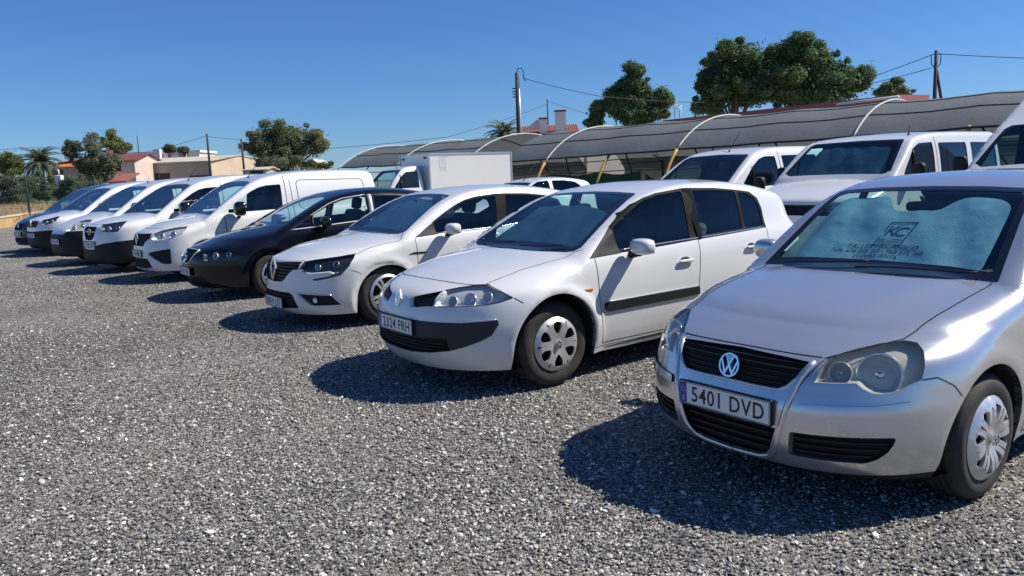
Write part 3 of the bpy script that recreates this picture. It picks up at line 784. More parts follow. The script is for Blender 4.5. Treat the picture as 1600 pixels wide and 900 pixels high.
def build_polo():
    regs = [
     dict(n='windscreen', v='front', k='mid', m='wind', p=[(0,1.003),(.4,.998),(.60,.985),(.61,.99),(.535,1.335),(.5,1.352),(.3,1.362),(0,1.366)], d=.004, w='gloss'),
     dict(n='windscreen_surround', v='front', k='mid', m='gloss', p=[(0,.958),(.4,.953),(.655,.945),(.662,.95),(.566,1.355),(.54,1.370),(.3,1.383),(0,1.388)]),
     dict(n='front_window', v='side', m='glass', p=[(-1.36,.985),(-1.78,1.30),(-1.95,1.368),(-2.26,1.388),(-2.26,1.0)], r=.03, d=.006),
     dict(n='rear_window', v='side', m='glass', p=[(-2.36,1.0),(-2.36,1.385),(-2.75,1.378),(-3.05,1.335),(-3.2,1.25),(-3.28,1.08),(-3.18,1.02)], r=.04, d=.006),
     dict(n='window_frame', v='side', m='gloss', k='body', p=[(-1.24,.955),(-1.76,1.315),(-1.93,1.392),(-2.3,1.41),(-2.75,1.402),(-3.08,1.357),(-3.24,1.26),(-3.33,1.06),(-3.22,.99)], r=.03),
     dict(n='headlight', v=40, m='lens_old', p=[(.431,.707),(.50,.728),(.568,.744),(.66,.762),(.758,.773),(.804,.767),(.819,.742),(.812,.69),(.795,.635),(.739,.614),(.70,.592),(.665,.583),(.63,.579),(.594,.583),(.56,.600),(.533,.622),(.45,.617),(.369,.615),(.385,.645),(.399,.671)], bowls=[(.475,.672,.046,'lamp_mid'),(.64,.675,.088,'reflector')], hd=.055, hm='lamp_mid', hw='lamp_mid'),
     dict(n='grille', v='front', k='mid', m='plastic', p=[(0,.704),(.25,.697),(.36,.690),(.352,.655),(.33,.625),(.295,.585),(.26,.567),(.15,.566),(0,.566)], d=.028, dv='x'),
     dict(n='lower_grille', v='front', k='mid', m='under', p=[(0,.398),(.272,.396),(.258,.35),(.235,.29),(.205,.255),(.165,.238),(0,.228)], d=.045, dv='x', w='plastic'),
     dict(n='side_grille', v='front', m='under', p=[(.333,.392),(.685,.397),(.680,.37),(.66,.328),(.63,.297),(.59,.276),(.45,.276),(.318,.279)], r=.012, d=.035, dv='x', w='paint'),
     dict(n='bumper_strip', v='front', m='paint', w='gap', p=[(.345,.518),(.62,.532),(.715,.549),(.728,.535),(.715,.508),(.63,.488),(.345,.480)], r=.015, d=-.012),
     dict(n='arch', k='hole', v='side', p=arch(-.805,.295,.352,.19,.345), c=(-.805,.295)),
     dict(n='arch', k='hole', v='side', p=arch(-3.26,.295,.352,.19,.345), c=(-3.26,.295)),
     dict(n='bumper_lip', v='front', k='body', m='plastic', p=[(0,.185),(0,.208),(.3,.208),(.6,.213),(.80,.225),(.84,.18)]),
     dict(n='bonnet', v='top', k='mid', m='paint', p=[(.2,0),(.0,0),(-.118,0),(-.122,.2),(-.15,.34),(-.178,.405),(-.30,.50),(-.462,.598),(-.65,.622),(-.815,.632),(-1.215,.64),(-1.235,.4),(-1.25,.0)][2:]),
     dict(n='front_door', v='side', m='paint', p=[(-1.255,.22),(-1.25,.60),(-1.235,.955),(-1.74,1.325),(-1.93,1.402),(-2.305,1.42),(-2.31,.9),(-2.31,.22)]),
     dict(n='front_bumper', v='front', k='mid', m='paint', p=[(0,.18),(0,.709),(.2,.708),(.39,.707),(.43,.62),(.53,.60),(.60,.575),(.68,.59),(.76,.635),(.79,.62),(.9,.5),(.9,.18)]),
    ]
    seams = [('front', [(0,.711),(.2,.710),(.39,.708)], .007), ('top', [(-.176,.402),(-.30,.50),(-.462,.598),(-.65,.622),(-.815,.632),(-1.215,.64)]),
      ('side', [(-.372,.635),(-.433,.640),(-.50,.60),(-.535,.55)], .005), ('front', [(.405,.70),(.355,.60),(.325,.50),(.302,.42),(.29,.36)], .004),
      ('side', [(-1.235,.95),(-1.25,.60),(-1.255,.22),(-2.31,.22),(-2.31,.9),(-2.305,1.41)]), ('40', 0)][:5]
    def extra(root, S, parts):
        for sg in (1, -1):      # raised rib that frames the grilles like a shield
            b = MB(); P = S.view('front', densify([(.372,.694),(.345,.625),(.316,.50),(.292,.40),(.262,.30),(.222,.242),(.165,.222),(.001,.212)], .02, False))*[1, sg, 1]; N = S.normal(P); b.tube([tuple(p-n_*.006) for p, n_ in zip(P, N)], .016, 0, 8); b.build('grille_surround', [M['silver']], root)
            b = MB(); P = S.view('front', densify([(.001,.566),(.15,.564),(.262,.565),(.298,.583),(.335,.625),(.362,.69)], .02, False))*[1, sg, 1]; N = S.normal(P); b.tube([tuple(p-n_*.004) for p, n_ in zip(P, N)], .008, 0, 8); b.build('grille_rim', [M['silver']], root)
        slats(root, S, [.59,.612,.634,.656,.678], lambda z: .27+.08*min(1, (z-.57)/.07), .012, 'plastic', h=.006)
        slats(root, S, [.36,.322,.285], lambda z: .235-.35*max(0, .33-z), .018, 'plastic', h=.011)
        slats(root, S, [.365,.335,.305], lambda z: .66-.9*max(0, .36-z), .016, 'plastic', h=.008, y0=.34)
    r = car(POLO, regs, 'silver_hatchback', 'silver hatchback with a foil sunshade, nearest the camera at right', 'car', (.976, 3.526), TH, 'silver', 'vehicles in the front row', .03, seams,
      dict(x=(-.83, -3.28), y=.80, R=.292, rr=.198, w=.185, style='twin9', badge=badge_vw, m='alu'), '5401 DVD', .463, .0, (-1.55, .80, 1.0, .13, .17, .13, 'silver'), [(-2.17, .80, .17)], badge=(badge_vw, .630, .057, .006, .25),
      wipers=[('top', [(-1.245,.56),(-1.21,.40),(-1.165,.12),(-1.13,-.02)]), ('top', [(-1.27,-.02),(-1.20,-.2),(-1.16,-.52)])], extra=extra)
    sunshade(r[1], (.976, 3.526), TH, [(-.655,1.0),(.50,.985),(.545,1.0),(.505,1.30),(.42,1.338),(.19,1.342),(.13,1.275),(-.13,1.275),(-.19,1.342),(-.40,1.345),(-.52,1.335)], 'silver sunshade printed with blue workshop lettering inside the silver hatchback windscreen',
      [('TALLER MECANICO', (-.04,1.083), .049, .95, .05), ('Telfs. 676 898 262 - 968 575 768', (-.06,1.058), .042, .96, .05), ('COMPRA VENTA', (-.045,1.034), .036, .95, .05)], shade_logo(-.012, 1.148, .080), .022)
    return r
# ---------------------------------------------------------------- profiles of the other vehicles
MEG2 = dict(L=4.20, hw=.885, belt=(.90, -.030),
  hood=[(.15,.66),(0,.71),(-.08,.745),(-.2,.785),(-.35,.822),(-.6,.872),(-.9,.922),(-1.2,.962),(-1.5,.985)], hc=.06, hp=2.4,
  cab=[(-.6,.63),(-1.17,.945),(-1.5,1.132),(-1.8,1.29),(-1.95,1.353),(-2.1,1.395),(-2.3,1.43),(-2.6,1.454),(-3.0,1.450),(-3.4,1.412),(-3.75,1.345),(-4.2,1.24)], cab_s=.03, cc=.075, kws=-.16, cabx=-1.0,
  nose=[(.12,-.16),(.2,-.075),(.26,-.035),(.35,-.005),(.48,.004),(.58,-.010),(.66,-.035),(.72,-.075),(.78,-.16),(.84,-.32)], nb=.50, np=2.9,
  tail=[(.15,-4.05),(.3,-4.17),(.55,-4.19),(.75,-4.15),(.95,-4.08),(1.05,-3.98),(1.2,-3.93),(1.45,-3.85)], tb=.25, tp=4,
  side=[(-.73,.06),(-.62,.03),(-.45,.006),(-.30,0),(-.15,.006),(-.06,.022),(-.01,.042),(.03,.062),(.2,.115),(.42,.205),(.5,.25),(.6,.33)],
  plan=[(.1,.10),(-.1,.055),(-.3,.03),(-.6,.01),(-1,0),(-2.7,0),(-3.4,.02),(-4.2,.09)],
  rt=[(.1,.05),(-.1,.07),(-.3,.11),(-1.0,.11),(-1.3,.05),(-1.8,.06),(-2.3,.07),(-4.2,.08)], r_fs=.12, zbot=.18, z1=.64,
  flare=[(-.85,.31,.39,.026),(-3.475,.31,.39,.024)])
MEG4 = dict(L=4.36, hw=.905, belt=(.90, -.035),
  hood=[(.15,.66),(0,.70),(-.06,.725),(-.15,.765),(-.3,.812),(-.6,.868),(-.9,.912),(-1.2,.95),(-1.5,.975)], hc=.07, hp=2.4,
  cab=[(-.6,.63),(-1.22,.935),(-1.5,1.10),(-1.8,1.265),(-2.0,1.345),(-2.2,1.40),(-2.5,1.437),(-2.8,1.447),(-3.2,1.43),(-3.6,1.38),(-4.0,1.30),(-4.3,1.2)], cab_s=.03, cc=.08, kws=-.16, cabx=-1.0,
  nose=[(.12,-.14),(.18,-.05),(.24,-.008),(.32,.0),(.42,-.006),(.52,-.018),(.62,-.030),(.69,-.055),(.74,-.11),(.80,-.25)], nb=.50, np=2.8,
  tail=[(.15,-4.2),(.3,-4.32),(.55,-4.34),(.75,-4.3),(.95,-4.2),(1.05,-4.1),(1.2,-4.0),(1.45,-3.8)], tb=.25, tp=4,
  side=[(-.73,.06),(-.62,.03),(-.45,.010),(-.30,.004),(-.15,0),(-.07,.012),(-.01,.042),(.03,.065),(.2,.12),(.42,.215),(.5,.26),(.6,.34)],
  plan=[(.1,.11),(-.1,.06),(-.3,.03),(-.6,.008),(-1,0),(-2.7,0),(-3.4,.01),(-4.3,.09)],
  rt=[(.1,.04),(-.1,.05),(-.3,.09),(-1.0,.09),(-1.3,.05),(-1.8,.06),(-2.3,.07),(-4.2,.08)], r_fs=.10, zbot=.16, z1=.63,
  flare=[(-.92,.32,.38,.015),(-3.59,.32,.38,.015)])
LEON = dict(L=4.32, hw=.884, belt=(.93, -.030),
  hood=[(.15,.60),(0,.665),(-.06,.70),(-.15,.745),(-.3,.79),(-.6,.865),(-.9,.928),(-1.2,.98),(-1.5,1.01)], hc=.09, hp=2.0,
  cab=[(-.6,.66),(-1.15,.965),(-1.5,1.14),(-1.8,1.285),(-2.0,1.36),(-2.2,1.41),(-2.5,1.447),(-2.8,1.456),(-3.2,1.43),(-3.6,1.37),(-4.0,1.28),(-4.3,1.2)], cab_s=.03, cc=.10, kws=-.16, cabx=-1.0,
  nose=[(.12,-.20),(.18,-.08),(.24,-.03),(.32,0),(.45,.01),(.58,.0),(.66,-.03),(.72,-.09),(.80,-.25)], nb=.55, np=2.4,
  tail=[(.15,-4.2),(.3,-4.28),(.55,-4.3),(.75,-4.26),(.95,-4.2),(1.05,-4.1),(1.2,-4.0),(1.45,-3.8)], tb=.25, tp=4,
  side=[(-.75,.06),(-.62,.03),(-.45,.010),(-.30,.004),(-.15,0),(-.06,.018),(-.01,.045),(.03,.065),(.2,.125),(.42,.225),(.5,.27),(.6,.34)],
  plan=[(.1,.11),(-.1,.06),(-.3,.03),(-.6,.008),(-1,0),(-2.7,0),(-3.4,.02),(-4.3,.10)],
  rt=[(.1,.05),(-.1,.09),(-.3,.13),(-1.0,.12),(-1.3,.06),(-1.8,.07),(-2.3,.08),(-4.2,.10)], r_fs=.12, zbot=.18, z1=.62,
  flare=[(-.90,.315,.37,.015),(-3.48,.315,.37,.015)])
def VANSPEC(**k):
    d=dict(L=4.39, hw=.91, belt=(1.06, -.012),
  hood=[(.15,.72),(0,.80),(-.06,.845),(-.15,.89),(-.3,.935),(-.6,1.0),(-.9,1.055),(-1.2,1.10),(-1.5,1.12)], hc=.08, hp=2.4,
  cab=[(-.5,.72),(-1.02,1.085),(-1.4,1.345),(-1.7,1.54),(-1.85,1.625),(-2.0,1.685),(-2.2,1.735),(-2.5,1.775),(-2.9,1.80),(-3.5,1.805),(-4.1,1.79),(-4.3,1.77)], cab_s=.03, cc=.075, kws=-.14, cabx=-.9,
  nose=[(.14,-.12),(.2,-.05),(.28,-.008),(.36,0),(.5,0),(.62,-.012),(.72,-.03),(.80,-.06),(.86,-.12),(.92,-.25)], nb=.45, np=3.0,
  tail=[(.15,-4.3),(.3,-4.38),(.6,-4.38),(1.0,-4.36),(1.4,-4.33),(1.75,-4.28)], tb=.08, tp=6,
  side=[(-.9,.05),(-.78,.02),(-.5,.004),(-.30,0),(-.12,.006),(-.05,.02),(0,.038),(.03,.05),(.3,.10),(.55,.175),(.65,.22),(.75,.28)],
  plan=[(.1,.10),(-.1,.055),(-.3,.03),(-.6,.008),(-1,0),(-3.6,0),(-4.4,.04)],
  rt=[(.1,.05),(-.1,.07),(-.3,.10),(-1.0,.10),(-1.3,.05),(-1.8,.07),(-2.3,.09),(-4.4,.09)], r_fs=.12, r_rs=.1, zbot=.2, z1=.72, flare=[(-.88,.32,.38,.014),(-3.65,.32,.38,.014)])
    d.update(k); return d

MEG2.update(dashx=-1.38, dashz=.92, inner_mirror=(0, 1.28)); MEG4.update(dashx=-1.42, dashz=.92, inner_mirror=(0, 1.27)); LEON.update(dashx=-1.38, dashz=.95)
G_FRONT = 'vehicles in the front row'
def sunshade(S, o, th, poly, label, lines=(), logo=None, off=.025, mk='foil'):
    """foil sunshade standing inside the windscreen: a thing of its own"""
    root = empty('sunshade', label, 'sunshade', (o[0], o[1], 0), th)
    hv = rounded(poly, .05, 5); k = 26
    ys = np.array([p[0] for p in hv]); zs = np.array([p[1] for p in hv])
    pts = [tuple(p) for p in densify(hv, .03)]; n0 = len(pts)
    for i in range(60):
        for j in range(30):
            p = (ys.min()+(ys.max()-ys.min())*(i+.5)/60, zs.min()+(zs.max()-zs.min())*(j+.5)/30)
            if inpoly(np.array([p[0]]), np.array([p[1]]), hv)[0] and min((p[0]-q[0])**2+(p[1]-q[1])**2 for q in pts[:n0]) > .0002: pts.append(p)
    vs, _, fs, *_ = delaunay_2d_cdt([Vector(p) for p in pts], [(i, (i+1) % n0) for i in range(n0)], [], 1, 1e-6)
    st = np.array([v[:] for v in vs]); P = S.view('front', st*[1, 1]); N = S.normal(P*[1, 1, 1])
    def dep(q):                                                   # how far the foil hangs behind the glass
        wav = .006*np.sin(q[:, 0]*9+1)*np.cos(q[:, 1]*14)+.004*np.sin(q[:, 0]*23+q[:, 1]*17)
        edge = np.clip((np.abs(q[:, 0]-ys.mean())/((ys.max()-ys.min())/2)-.78)/.22, 0, 1)
        return off+wav+.006*(np.abs(((q[:, 0]+2)*4.2) % 1-.5)*2)+.03*edge**2
    Q = P-N*dep(st)[:, None]
    b = MB(); F = [tuple(t) for t in fs]; nr = np.array(F); Pq = Q[nr]; fl = (np.cross(Pq[:, 1]-Pq[:, 0], Pq[:, 2]-Pq[:, 0])*N[nr[:, 0]]).sum(1) < 0; nr[fl] = nr[fl][:, ::-1]
    b.add(Q, nr, 0); b.build('foil_sheet', [M[mk]], root)
    b = MB()
    def onto(V, c, sk=0.):
        V = V.copy(); X = np.stack([c[0]+V[:, 0]+sk*V[:, 1], c[1]+V[:, 1]*.62], -1)
        P_ = S.view('front', X); N_ = S.normal(P_); return P_-N_*(dep(X)-.0025)[:, None]
    for (txt, c, size, sx, skew) in lines:
        V, F = text_geo(txt, size, 0.0, sx); b.add(onto(V, c, skew), F, 0)
    if logo: logo(b, onto)
    if b.nv: b.build('printed_lettering', [M['foil_ink']], root)
    return root
def shade_logo(cx, cz, r):
    def f(b, onto):
        sk = .10
        def poly2(o, i):       # frame as four quads
            V = []; 
            for (x, y) in ((-1, -1), (1, -1), (1, 1), (-1, 1)): V.append((x*o[0], y*o[1], 0)); V.append((x*i[0], y*i[1], 0))
            return np.array(V, float), [(2*k, (2*k+2) % 8, (2*k+3) % 8, 2*k+1) for k in range(4)]
        V, F = poly2((r, r*1.25), (r*.90, r*1.13)); b.add(onto(V, (cx, cz), sk), F, 0, smooth=False)
        # dark panel with the two letters left open as foil: drawn as strips round them
        V, F = text_geo('K', r*1.5, 0, .9); b.add(onto(V+[-r*.38, r*.25, 0], (cx, cz), sk), F, 0)
        V, F = text_geo('C', r*1.35, 0, 1.0); b.add(onto(V+[r*.30, r*.18, 0], (cx, cz), sk), F, 0)
        V = np.array([(-r*.82, -r*.62, 0), (r*.82, -r*.62, 0), (r*.82, -r*.56, 0), (-r*.82, -r*.56, 0)]); b.add(onto(V, (cx, cz), sk), [(0, 1, 2, 3)], 0)
        V, F = text_geo('MECANICA', r*.30, 0, 1.); b.add(onto(V+[0, -r*.84, 0], (cx, cz), sk), F, 0)
    return f
# ---------------------------------------------------------------- white hatchback with a grey bumper band
def build_meg2():
    regs = [
     dict(n='windscreen', v='front', k='mid', m='wind', p=[(0,1.00),(.4,.995),(.60,.985),(.655,1.0),(.53,1.335),(.48,1.350),(.3,1.358),(0,1.362)], d=.004, w='gloss'),
     dict(n='windscreen_surround', v='front', k='mid', m='gloss', p=[(0,.950),(.4,.946),(.60,.948),(.68,.958),(.715,.985),(.60,1.29),(.565,1.345),(.53,1.362),(.3,1.374),(0,1.380)]),
     dict(n='mirror_base', v='side', m='plastic', p=[(-1.20,.912),(-1.49,1.118),(-1.50,1.02),(-1.52,.925)], d=-.004, w='trim'),
     dict(n='front_window', v='side', m='glass', p=[(-1.51,.955),(-1.51,1.115),(-1.66,1.195),(-1.84,1.277),(-1.95,1.312),(-2.10,1.340),(-2.38,1.362),(-2.335,.975)], r=.02, d=.006),
     dict(n='rear_window', v='side', m='glass', p=[(-2.515,1.362),(-2.8,1.352),(-3.065,1.328),(-3.035,1.006),(-2.475,.985)], r=.02, d=.006),
     dict(n='quarter_window', v='side', m='glass', p=[(-3.10,1.322),(-3.24,1.30),(-3.32,1.25),(-3.352,1.16),(-3.345,1.008),(-3.07,1.006)], r=.03, d=.006),
     dict(n='window_frame', v='side', k='body', m='gap', p=[(-1.49,.925),(-1.49,1.122),(-1.66,1.218),(-1.80,1.282),(-1.95,1.328),(-2.10,1.358),(-2.40,1.384),(-2.46,1.386),(-2.80,1.372),(-3.09,1.342),(-3.27,1.317),(-3.36,1.255),(-3.385,1.16),(-3.375,.988),(-2.41,.955),(-1.75,.928)], r=.01),
     dict(n='headlight', v=45, m='lens', p=[(.362,.650),(.392,.70),(.425,.752),(.52,.768),(.63,.782),(.734,.786),(.84,.748),(.930,.702),(.843,.680),(.76,.668),(.657,.659),(.50,.653)], bowls=[(.50,.70,.036,'lamp_grey'),(.625,.715,.050,'reflector'),(.755,.730,.036,'lamp_grey')], hd=.045, hm='lamp_grey'),
     dict(n='grille', v='front', m='plastic', p=[(.162,.695),(.145,.68),(.170,.632),(.20,.624),(.405,.646),(.418,.66),(.395,.748)], r=.008, d=.035, dv='x', w='paint'),
     dict(n='lower_intake', v='front', k='mid', m='under', p=[(0,.408),(.25,.418),(.535,.428),(.545,.34),(.40,.318),(.18,.302),(0,.298)], d=.035, dv='x', w='plastic_grey'),
     dict(n='bumper_band', v='front', k='mid', m='plastic_grey', p=[(0,.540),(.26,.541),(.628,.540),(.794,.555),(.80,.525),(.772,.447),(.722,.408),(.64,.369),(.545,.336),(.39,.312),(.18,.294),(0,.288)], d=-.004, w='gap'),
     dict(n='arch', k='hole', v='side', p=arch(-.85,.31,.372,.18,.385), c=(-.85,.31)),
     dict(n='arch', k='hole', v='side', p=arch(-3.475,.31,.372,.18,.385), c=(-3.475,.31)),
     dict(n='side_moulding', v='side', m='plastic', p=[(-1.305,.553),(-1.325,.566),(-2.385,.566),(-2.39,.502),(-1.345,.495),(-1.312,.515)], r=.008, d=-.014, w='plastic'),
     dict(n='bonnet', v='top', k='mid', m='paint', p=[(-.20,0),(-.215,.2),(-.27,.40),(-.36,.55),(-.424,.610),(-.80,.655),(-1.184,.694),(-1.20,.4),(-1.21,.0)]),
     dict(n='front_door', v='side', m='paint', p=[(-1.248,.905),(-1.262,.604),(-1.315,.25),(-2.35,.25),(-2.385,.6),(-2.405,.80),(-2.412,.955),(-2.44,1.385),(-1.95,1.33),(-1.49,1.125)]),
     dict(n='rear_door', v='side', m='paint', p=[(-2.415,.955),(-2.408,.80),(-2.388,.6),(-2.353,.25),(-3.00,.25),(-3.12,.55),(-3.30,.72),(-3.363,.90),(-3.37,.985)]),
     dict(n='front_bumper', v='front', k='mid', m='paint', p=[(0,.17),(0,.62),(.2,.615),(.42,.640),(.657,.655),(.84,.676),(.95,.69),(.95,.17)]),
    ]
    seams = [('front', [(0,.793),(.26,.791),(.53,.783),(.636,.787)], .007), ('top', [(-.424,.610),(-.80,.655),(-1.184,.694),(-1.23,.76)]),
      ('side', [(-.505,.700),(-.56,.66)], .005), (45, [(.36,.648),(.50,.651),(.657,.657),(.76,.666),(.843,.677),(.932,.701)], .006), (45, [(.734,.790),(.84,.752),(.935,.703)], .006),
      ('side', [(-1.248,.91),(-1.262,.604),(-1.315,.25),(-2.35,.25),(-2.388,.6),(-2.408,.80),(-2.415,.95)]), ('side', [(-2.353,.25),(-3.00,.25),(-3.12,.55),(-3.30,.72),(-3.363,.90),(-3.37,.98)]),
      ('side', [(-1.21,.225),(-3.1,.225)], .004)]
    def extra(root, S, parts):
        b = MB(); P = S.view('side', [(-1.15,.685)])[0]
        for sg in (1, -1):
            b = MB(); superball(b, (P[0], sg*(P[1]+.001), P[2]), (.045, .006, .012), .5); b.build('side_indicator', [M['amber']], root)
        slats(root, S, [.33, .355, .38], lambda z: .50, .018, 'plastic', h=.008)
        # bright edges on the bumper band and the moulding
        for sg in (1, -1):
            b = MB(); P = S.view('front', densify([(.63,.545),(.794,.558)], .02, False))*[1, sg, 1]; b.tube([tuple(p) for p in P+[.006, sg*.002, 0]], .004, 0, 6); b.build('bumper_trim', [M['chrome']], root)
            b = MB(); P = S.view('side', densify([(-1.325,.571),(-2.385,.571)], .06, False))*[1, sg, 1]; b.tube([tuple(p+np.array([0, sg*.008, 0])) for p in P], .005, 0, 6); b.build('moulding_trim', [M['chrome']], root)
            b = MB(); P = S.view('side', densify([(-1.52,.948),(-2.34,.968),(-3.35,.998)], .06, False))*[1, sg, 1]; b.tube([tuple(p+np.array([0, sg*.004, 0])) for p in P], .006, 0, 6); b.build('window_trim', [M['chrome']], root)
            b = MB(); P = S.view('side', [(-2.42,.96),(-2.47,.965),(-2.508,1.372),(-2.405,1.378)]); 
            sunk(b, P*[1, sg, 1]+[0, sg*.002, 0], np.array([(0, 1, 2), (0, 2, 3)] if sg > 0 else [(2, 1, 0), (3, 2, 0)]), np.tile([0., sg, 0], (4, 1)), np.tile([0., sg*.008, 0], (4, 1)), 0, 0); b.build('door_pillar', [M['trim']], root)
    o = (-.882, 5.752)
    r = car(MEG2, regs, 'white_hatchback', 'white hatchback with a dark grey bumper band and number plate 2324 FRH', 'car', o, TH, 'white_b', G_FRONT, .03, seams,
      dict(x=(-.86, -3.48), y=.835, R=.315, rr=.205, w=.195, style='six', badge=badge_diamond, m='alu_dull'), '2324 FRH', .484, .0, (-1.60, .90, .975, .15, .22, .125, 'white_b'), [(-2.22, .80, .19), (-3.09, .84, .17)],
      badge=(badge_diamond, .672, .064, .004, .22), wipers=[('top', [(-1.23,.52),(-1.20,.35),(-1.15,.05)]), ('top', [(-1.23,-.1),(-1.20,-.3),(-1.21,-.6)])], extra=extra)
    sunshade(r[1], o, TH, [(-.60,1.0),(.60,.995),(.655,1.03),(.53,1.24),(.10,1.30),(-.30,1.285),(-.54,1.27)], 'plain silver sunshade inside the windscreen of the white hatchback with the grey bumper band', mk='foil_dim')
    return r
# ---------------------------------------------------------------- white hatchback with wide dark lamps
def build_meg4():
    regs = [
     dict(n='windscreen', v='front', k='mid', m='wind', p=[(0,1.0),(.4,.99),(.66,.985),(.70,1.0),(.53,1.315),(.48,1.335),(.3,1.345),(0,1.352)], d=.004, w='gloss'),
     dict(n='windscreen_surround', v='front', k='mid', m='gloss', p=[(0,.948),(.4,.945),(.66,.948),(.735,.97),(.745,.99),(.565,1.325),(.53,1.345),(.3,1.360),(0,1.366)]),
     dict(n='mirror_base', v='side', m='plastic', p=[(-1.335,.910),(-1.60,1.052),(-1.61,.97),(-1.63,.925)], d=-.004, w='trim'),
     dict(n='front_window', v='side', m='glass', p=[(-1.62,.945),(-1.62,1.05),(-1.80,1.145),(-1.95,1.215),(-2.08,1.265),(-2.25,1.297),(-2.54,1.315),(-2.47,.96)], r=.02, d=.006),
     dict(n='rear_window', v='side', m='glass', p=[(-2.69,1.315),(-3.0,1.300),(-3.25,1.268),(-3.45,1.21),(-3.5,1.12),(-3.3,1.02),(-2.60,.975)], r=.02, d=.006),
     dict(n='window_frame', v='side', k='body', m='gap', p=[(-1.60,.930),(-1.60,1.060),(-1.78,1.157),(-1.95,1.237),(-2.10,1.290),(-2.26,1.320),(-2.55,1.340),(-2.70,1.338),(-3.02,1.322),(-3.28,1.288),(-3.49,1.225),(-3.54,1.12),(-3.32,1.0),(-2.5,.945)], r=.01),
     dict(n='headlight', v=45, m='lens', p=[(.445,.640),(.485,.730),(.62,.748),(.80,.766),(1.03,.788),(1.03,.75),(.995,.672),(.913,.582),(.80,.556),(.66,.532),(.612,.535),(.60,.548),(.70,.566),(.80,.580),(.842,.605),(.80,.625),(.72,.622),(.60,.610),(.53,.615)], bowls=[(.66,.675,.034,'reflector'),(.86,.705,.034,'reflector')], hd=.04, hm='lamp_dark', hw='lamp_dark'),
     dict(n='grille', v='front', k='mid', m='under', p=[(0,.708),(.136,.714),(.30,.722),(.475,.728),(.48,.65),(.41,.645),(.337,.585),(.28,.535),(.22,.508),(0,.498)], d=.025, dv='x', w='plastic'),
     dict(n='lower_grille', v='front', k='mid', m='under', p=[(0,.398),(.37,.402),(.425,.372),(.488,.238),(.19,.216),(0,.212)], r=.01, d=.03, dv='x', w='plastic'),
     dict(n='fog_recess', v='front', m='plastic', p=[(.475,.395),(.79,.372),(.835,.268),(.62,.268)], r=.015, d=.03, dv='x', w='paint'),
     dict(n='arch', k='hole', v='side', p=arch(-.97,.31,.365,.16,.335), c=(-.97,.31)),
     dict(n='arch', k='hole', v='side', p=arch(-3.63,.31,.365,.16,.345), c=(-3.63,.31)),
     dict(n='wing_vent', v='side', m='gloss', p=[(-1.235,.735),(-1.30,.752),(-1.46,.748),(-1.46,.730)], d=-.006, w='gloss'),
     dict(n='bonnet', v='top', k='mid', m='paint', p=[(-.10,0),(-.12,.3),(-.20,.48),(-.40,.70),(-.665,.825),(-.97,.815),(-1.18,.845),(-1.29,.703),(-1.24,.4),(-1.23,0)]),
     dict(n='front_door', v='side', m='paint', p=[(-1.33,.905),(-1.35,.60),(-1.40,.25),(-2.44,.25),(-2.48,.6),(-2.50,.80),(-2.51,.945),(-2.56,1.345),(-2.10,1.30),(-1.6,1.065)]),
     dict(n='rear_door', v='side', m='paint', p=[(-2.515,.945),(-2.505,.80),(-2.485,.6),(-2.445,.25),(-3.12,.25),(-3.25,.55),(-3.42,.72),(-3.5,.9),(-3.5,1.02),(-3.3,.99)]),
     dict(n='front_bumper', v='front', k='mid', m='paint', p=[(0,.12),(0,.71),(.48,.735),(.70,.64),(.95,.60),(.95,.12)]),
    ]
    seams = [('front', [(0,.716),(.30,.728),(.48,.736)], .005), ('top', [(-.40,.70),(-.665,.825),(-.97,.815),(-1.18,.845),(-1.29,.703)]), ('side', [(-.54,.635),(-.62,.60),(-.69,.545)], .005),
      ('side', [(-1.33,.91),(-1.35,.60),(-1.40,.25),(-2.44,.25),(-2.485,.6),(-2.505,.80),(-2.512,.94)]), ('side', [(-2.44,.25),(-3.12,.25),(-3.25,.55),(-3.42,.72),(-3.5,.9)])]
    def extra(root, S, parts):
        slats(root, S, [.53,.565,.60,.635,.67,.70], lambda z: .27+.22*min(1, max(0, (z-.51)/.10)), .010, 'chrome' if False else 'lamp_dark', h=.010)
        slats(root, S, [.25,.285,.32,.355], lambda z: .42-.3*max(0, .37-z), .014, 'plastic', h=.010)
        for sg in (1, -1):
            b = MB(); P = S.view('front', [(.66,.325)])[0]*[1, sg, 1]; b.lathe([(.034, 0), (.030, .012), (.02, .004), (0, .0)], 0, 16, frame(P-[.012, 0, 0], (1, sg*.15, 0)) @ Matrix.Rotation(math.pi/2, 4, 'X')); b.build('fog_lamp', [M['chrome']], root)
            b = MB(); P = S.view(45, densify([(.53,.612),(.60,.605),(.80,.618),(.845,.60)], .02, False))*[1, sg, 1]; N = S.normal(P); b.tube([tuple(p+n_*.003) for p, n_ in zip(P, N)], .010, 0, 6); b.build('daylight_strip', [M['white_led']], root)
            b = MB(); P = S.view('side', densify([(-1.62,.938),(-2.48,.952),(-3.3,1.01)], .06, False))*[1, sg, 1]; b.tube([tuple(p+np.array([0, sg*.004, 0])) for p in P], .006, 0, 6); b.build('window_trim', [M['chrome']], root)
            b = MB(); P = S.view('front', densify([(.48,.400),(.79,.378)], .03, False))*[1, sg, 1]; b.tube([tuple(p+np.array([.004, 0, 0])) for p in P], .006, 0, 6); b.build('bumper_trim', [M['chrome']], root)
    o = (-2.649, 8.528)
